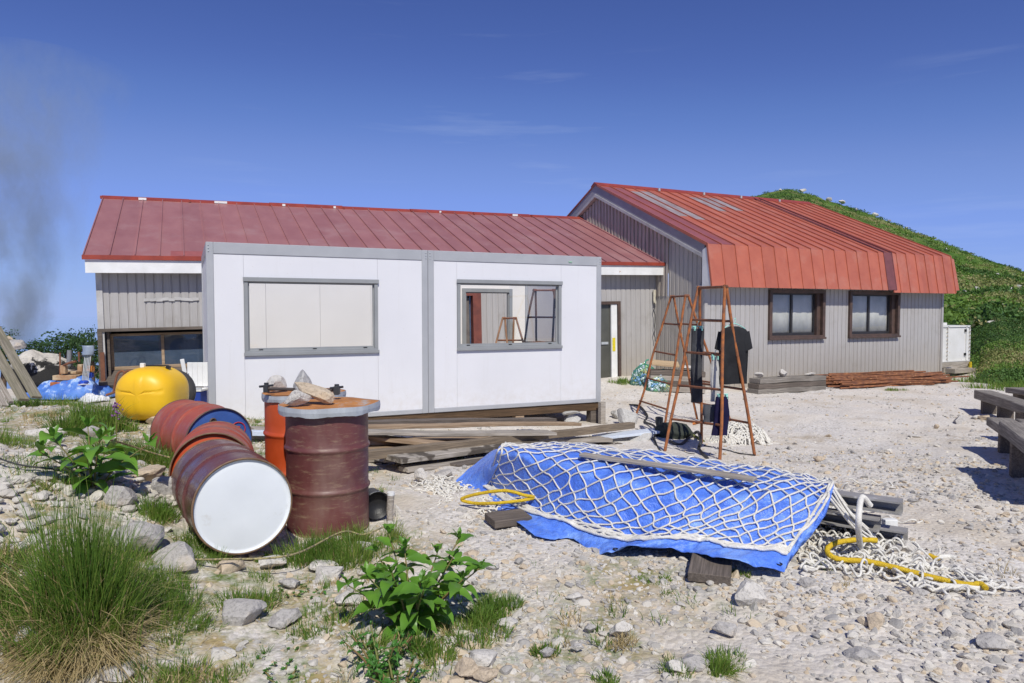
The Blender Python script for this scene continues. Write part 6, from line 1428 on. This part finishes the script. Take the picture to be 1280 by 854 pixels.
# ================================================================== hillside shrubs, boulders, far pines, smoke
def leafball(n, rg, flat=.75, sz=1.0):
    """unit cloud of small tilted quads"""
    d = rg.normal(size=(n, 3)); d /= np.linalg.norm(d, axis=1)[:, None]; d[:, 2] = np.abs(d[:, 2]) * flat
    r = rg.uniform(.55, 1.0, n)[:, None] ** .6; c = d * r * (1 + .25 * np.sin(d[:, :1] * 5 + d[:, 1:2] * 4)); s = rg.uniform(.03, .085, n)[:, None] * sz
    u = rg.normal(size=(n, 3)); nn = d + .7 * rg.normal(size=(n, 3)); nn /= np.linalg.norm(nn, axis=1)[:, None]
    u -= nn * (u * nn).sum(1)[:, None]; u /= np.linalg.norm(u, axis=1)[:, None]; v = np.cross(nn, u)
    V = np.stack([c - u * s - v * s * .6, c + u * s - v * s * .6, c + u * s * .7 + v * s * .8, c - u * s * .7 + v * s * .8], 1); return V.reshape(-1, 3)
HG = [leaf_mat('dwarf_pine_green', (.085, .17, .035), (.045, .10, .022), .15, .6, .5), leaf_mat('meadow_shrub_green', (.18, .30, .055), (.11, .21, .035), .25, .6, .5), leaf_mat('dry_meadow', (.36, .33, .15), (.22, .25, .08), .25, .7, .6)]
def hillstuff(name, n, dmin, dmax, tmin, tmax, smin, smax, nq, seed, mats, thr=None, zf=.75, sz=1.0):
    rg = np.random.default_rng(seed); d = np.exp(rg.uniform(math.log(dmin), math.log(dmax), n)); t_ = rg.uniform(tmin, tmax, n); a = t_ * d; X = a * cy + d * sy; Y = -a * sy + d * cy
    k = hillmask(X, Y); 
    nzv = fbm(X * .11, Y * .11, 4, 55); X, Y, nzv, d = X[k], Y[k], nzv[k], d[k]
    Z = G(X, Y) + .9 * fbm(X * .09, Y * .09, 5, 31) * ss(18, 60, d) + .2 * fbm(X * .5, Y * .5, 4, 41); balls = [leafball(nq, rg, zf, sz) for _ in range(6)]
    grp = [[] for _ in mats]
    for i in range(len(X)):
        s = rg.uniform(smin, smax); th = rg.uniform(0, 6.3); c, s_ = math.cos(th), math.sin(th); V = balls[rg.integers(0, 6)] * s
        V = np.stack([V[:, 0] * c - V[:, 1] * s_, V[:, 0] * s_ + V[:, 1] * c, V[:, 2]], -1) + [X[i], Y[i], Z[i] - .08 * s]
        q = 0 if nzv[i] > (.10 if d[i] > 45 else -.02) else (1 if nzv[i] > (-.10 if d[i] > 45 else -.3) or len(mats) < 3 else 2)
        if rg.uniform() < .15: q = rg.integers(0, len(mats))
        grp[q].append(V)
    for q, g in enumerate(grp):
        if g:
            V = np.concatenate(g); tag(np_mesh(name, V, np.arange(len(V)).reshape(-1, 4), mats[q]), kind='stuff')
hillstuff('hillside_shrubs', 4200, 17, 42, .60, .80, .14, .40, 130, 1, HG, zf=.7)
hillstuff('hillside_shrubs', 7000, 34, 170, .34, .80, .35, .95, 46, 2, HG, zf=.45, sz=1.7)
rg = np.random.default_rng(9)
for i, (x, y, d, w) in enumerate([(x_, y_, d_, w_ * (.6 if d_ > 90 else .8)) for x_, y_, d_, w_ in ((1236, 398, 38, .75), (1219, 396, 38, .4), (1238, 415, 33, .7), (1272, 372, 62, 1.1), (1219, 357, 62, 1.0), (1192, 337, 100, 1.2), (1245, 361, 75, .8), (1263, 376, 60, .7), (1212, 398, 37, .3), (1235, 391, 44, .45), (1090, 273, 147, 3.2), (1050, 259, 150, 3.5), (1033, 252, 152, 2.5), (1000, 243, 156, 3.0), (973, 241, 158, 2.2), (1067, 268, 145, 2.0), (1130, 296, 138, 1.8), (1278, 400, 45, .6), (1205, 366, 60, .6), (1252, 402, 42, .4), (1180, 320, 110, 1.4), (1108, 288, 140, 1.6), (1265, 352, 95, 1.1))]):
    t_ = (x - 640) / FPX; c = ca(t_ * d, d, 0); z = float(G(c[0], c[1])) + .9 * float(fbm(np.array([c[0] * .09]), np.array([c[1] * .09]), 5, 31)[0]) * float(ss(18, 60, d)); c[2] = z
    if i == 11:
        o = rock(c + [0, 0, .35], (w, w * .7, w * .55), .4, 'w', 'largest white boulder on the ridge above the hut roof', 500 + i, 'boulder', 'pale boulders on the green hillside', .1, 'boulder'); continue
    rock(c + [0, 0, w * .15], (w, w * .6, w * .55), rg.uniform(-.6, .6), 'w' if i % 3 else 'g', 'pale boulder scattered on the green hillside', 500 + i, 'boulder', 'pale boulders on the green hillside', .15, 'boulder', sub=2)
PINEG = leaf_mat('pine_needles', (.045, .10, .024), (.022, .058, .014), .12, .6, .8)
BARK = M('bark', (.13, .09, .06), (.08, .055, .04), rough=.9)
def pine(px, py, d, w, h, label, seed, n=900):
    c = P(px, py, d); zg = c[2] - .85; h += .25; rg = np.random.default_rng(seed); t = thing('dwarf_pine', label, 'tree', (c[0], c[1], zg), 'dwarf pines beyond the boulder')
    V = []
    for k in range(30):
        a = rg.uniform(0, 6.3); q = math.sqrt(rg.uniform(0, 1)); f = rg.uniform(.0, 1); r = .20 + .16 * rg.uniform()
        V.append(leafball(n // 14, rg, 1.0, 1.5) * [r * w * .75, r * w * .75, r * h * .62] + [c[0] + math.cos(a) * q * w * .42 * (1.15 - f * .7), c[1] + math.sin(a) * q * w * .42, zg + .25 + f * h * .8])
    V = np.concatenate(V); np_mesh('crown', V, np.arange(len(V)).reshape(-1, 4), PINEG, False, t)
    mb = MB(); mb.tube([(c[0], c[1], zg - .5), (c[0] + .05, c[1], zg + h * .4), (c[0], c[1] + .05, zg + h * .8)], [.08, .06, .02], 8)
    for k in range(5): a = k * 1.3; mb.tube([(c[0], c[1], zg + h * (.2 + .1 * k)), (c[0] + math.cos(a) * w * .3, c[1] + math.sin(a) * w * .3, zg + h * (.4 + .1 * k))], [.03, .012], 6)
    mb.build('trunk', BARK, t)
for i, (x, y, d, w, h, lab) in enumerate(((35, 440, 20, 1.5, .75, 'dwarf pine behind the grey block at the far left'), (58, 441, 20.5, 1.3, .9, 'dwarf pine behind the pale top of the boulder'), (82, 444, 19.5, 1.3, 1.15, 'tallest dwarf pine, behind the rusty carrier'), (100, 448, 19, 1.0, 1.1, 'dark dwarf pine left of the annex corner'), (113, 450, 18.5, .8, 1.35, 'pointed dwarf pine touching the annex corner'), (2, 436, 19, 1.2, 1.1, 'dwarf pine in the smoke at the left edge'), (125, 455, 22, 1.6, 1.2, 'dwarf pine half hidden by the annex corner'))):
    pine(x, y, d, w, h, lab, 60 + i)
# smoke: a leaning column of real volume
q = P(14, 420, 27); zb0 = q[2] - .4; Hs = 12.0
mb = MB(); prof = []
for f in np.linspace(0, 1, 24): prof.append(((.8 + 3.0 * f ** .75) * (1 if f < .93 else max(.05, (1 - f) / .07)), f * Hs))
mb.lathe([(.01, 0)] + prof + [(.01, Hs)], 24)
for i, v in enumerate(mb.v): mb.v[i] = (v[0] + .07 * v[2] + .25 * math.sin(v[2] * .7), v[1] + .1 * v[2], v[2])
sm = bpy.data.materials.new('smoke_volume'); sm.use_nodes = True; nt = sm.node_tree; nt.nodes.remove(nt.nodes['Principled BSDF'])
pv = nt.nodes.new('ShaderNodeVolumePrincipled'); pv.inputs['Color'].default_value = (.90, .97, .93, 1); pv.inputs['Anisotropy'].default_value = .2
v = coords(nt); sep = nt.nodes.new('ShaderNodeSeparateXYZ'); nt.links.new(v, sep.inputs[0])
def mth(op, a, b=0.0, c=0.0):
    n = nt.nodes.new('ShaderNodeMath'); n.operation = op
    for i, x in enumerate((a, b, c)):
        if hasattr(x, 'is_output'): nt.links.new(x, n.inputs[i])
        else: n.inputs[i].default_value = x
    return n.outputs[0]
zz = sep.outputs[2]; xa = mth('SUBTRACT', sep.outputs[0], mth('MULTIPLY_ADD', zz, .07, mth('MULTIPLY', mth('SINE', mth('MULTIPLY', zz, .7)), .25))); ya = mth('SUBTRACT', sep.outputs[1], mth('MULTIPLY', zz, .1))
rad_ = mth('ADD', mth('MULTIPLY', mth('POWER', mth('MAXIMUM', mth('DIVIDE', zz, Hs), 0.001), .75), 3.0), .8)
rr = mth('DIVIDE', mth('SQRT', mth('ADD', mth('MULTIPLY', xa, xa), mth('MULTIPLY', ya, ya))), rad_)
fo = mth('MAXIMUM', mth('SUBTRACT', 1.0, rr), 0.0)
ns = nz(nt, coords(nt, (1, 1, .6)), .8, 7, .65)
nsr = ramp(nt, ns, [(.42, (0, 0, 0)), (.66, (1, 1, 1))])
thin = mth('DIVIDE', .52, mth('ADD', rad_, -.05))
up_ = mth('MAXIMUM', mth('SUBTRACT', 1.0, mth('DIVIDE', zz, Hs)), 0.0)
den = mth('MULTIPLY', mth('MULTIPLY', mth('MULTIPLY', mth('POWER', fo, .7), nsr), thin), mth('POWER', up_, .6))
nt.links.new(mth('MULTIPLY', den, 5.5), pv.inputs['Density']); nt.links.new(pv.outputs[0], nt.nodes['Material Output'].inputs['Volume'])
o = mb.build('smoke', sm); o.location = (q[0], q[1], zb0); tag(o, kind='stuff')
# ================================================================== camera, light, world
cam = bpy.data.cameras.new('camera'); co = bpy.data.objects.new('camera', cam); COL.objects.link(co)
cam.sensor_width = 36; cam.lens = FPX / 1280 * 36; cam.clip_end = 600000; cam.clip_start = .05
co.matrix_world = Matrix(((RT[0], UP[0], -FW[0], 0), (RT[1], UP[1], -FW[1], 0), (RT[2], UP[2], -FW[2], CAMZ), (0, 0, 0, 1)))
SC.camera = co
AZ, EL = math.radians(13), math.radians(48)
sd = Vector((-math.sin(AZ) * math.cos(EL), -math.cos(AZ) * math.cos(EL), math.sin(EL)))
sl = bpy.data.lights.new('sun', 'SUN'); sl.energy = 4.0; sl.angle = math.radians(.53); sl.color = (1, .96, .86)
so = bpy.data.objects.new('sun', sl); COL.objects.link(so); so.rotation_euler = (-sd).to_track_quat('-Z', 'Y').to_euler(); so.location = (0, 0, 60)
wd = bpy.data.worlds.new('World'); SC.world = wd; wd.use_nodes = True
nt = wd.node_tree; bg = nt.nodes['Background']
sky = nt.nodes.new('ShaderNodeTexSky'); sky.sky_type = 'NISHITA'; sky.sun_disc = False
sky.sun_elevation = EL; sky.sun_rotation = math.radians(193); sky.altitude = 2600; sky.air_density = 1.0; sky.dust_density = 0; sky.ozone_density = 2.2
# grade the sky to the photograph's deep mountain blue (channel curves on the sky colour)
def vscale(c, k):
    n = nt.nodes.new('ShaderNodeVectorMath'); n.operation = 'SCALE'; nt.links.new(c, n.inputs[0]); n.inputs['Scale'].default_value = k; return n.outputs[0]
cvn = nt.nodes.new('ShaderNodeRGBCurve'); nt.links.new(vscale(sky.outputs[0], .12 * .5), cvn.inputs['Color'])
for ci, pts in enumerate(([(.137, .069), (.187, .109), (.274, .180), (.418, .223), (.778, .292), (1.40, .345)], [(.245, .136), (.321, .202), (.468, .300), (.636, .352), (1.1, .440), (1.44, .46)], [(.458, .413), (.588, .546), (.792, .72), (.863, .776), (1.2, .80), (1.3, .82)])):
    c = cvn.mapping.curves[ci]; c.points[0].location = (0, 0); c.points[1].location = (1, pts[-1][1] * 1.05)
    for x, y in pts: c.points.new(x / 2, y)
cvn.mapping.update()
SKYCOL = vscale(cvn.outputs[0], 1.02 / .12)
# thin cirrus, laid out over the sky by direction
tc = nt.nodes.new('ShaderNodeTexCoord'); sepd = nt.nodes.new('ShaderNodeSeparateXYZ'); nt.links.new(tc.outputs['Generated'], sepd.inputs[0])
def wm(op, a, b=0.0):
    n = nt.nodes.new('ShaderNodeMath'); n.operation = op
    for i, v in enumerate((a, b)):
        if hasattr(v, 'is_output'): nt.links.new(v, n.inputs[i])
        else: n.inputs[i].default_value = v
    return n.outputs[0]
mp = nt.nodes.new('ShaderNodeMapping'); nt.links.new(tc.outputs['Generated'], mp.inputs[0]); mp.inputs['Rotation'].default_value = (.10, .06, .45); mp.inputs['Scale'].default_value = (2.2, 2.2, 26)
cl = ramp(nt, nz(nt, mp.outputs[0], 1.4, 5, .6), [(.56, (0, 0, 0)), (.80, (1, 1, 1))])
mp2 = nt.nodes.new('ShaderNodeMapping'); nt.links.new(tc.outputs['Generated'], mp2.inputs[0]); mp2.inputs['Location'].default_value = (3.1, .4, .2)
cl = wm('MULTIPLY', cl, ramp(nt, nz(nt, mp2.outputs[0], 2.0, 2), [(.45, (0, 0, 0)), (.68, (1, 1, 1))]))
cl = wm('MULTIPLY', cl, .16)
SKYCOL = mixc(nt, cl, SKYCOL, (5.5, 6.2, 7.5))
nt.links.new(SKYCOL, bg.inputs[0]); bg.inputs[1].default_value = .12
vs = SC.view_settings; vs.view_transform = 'Standard'; vs.look = 'None'; vs.exposure = .05; vs.gamma = 1; vs.use_curve_mapping = False
SC.cycles.use_denoising = True
SC.cycles.volume_bounces = 0; SC.cycles.max_bounces = 8; SC.cycles.transparent_max_bounces = 12; SC.cycles.volume_step_rate = 2
try: SC.cycles.denoiser = 'OPENIMAGEDENOISE'; SC.cycles.denoising_input_passes = 'RGB_ALBEDO_NORMAL'
except Exception: pass
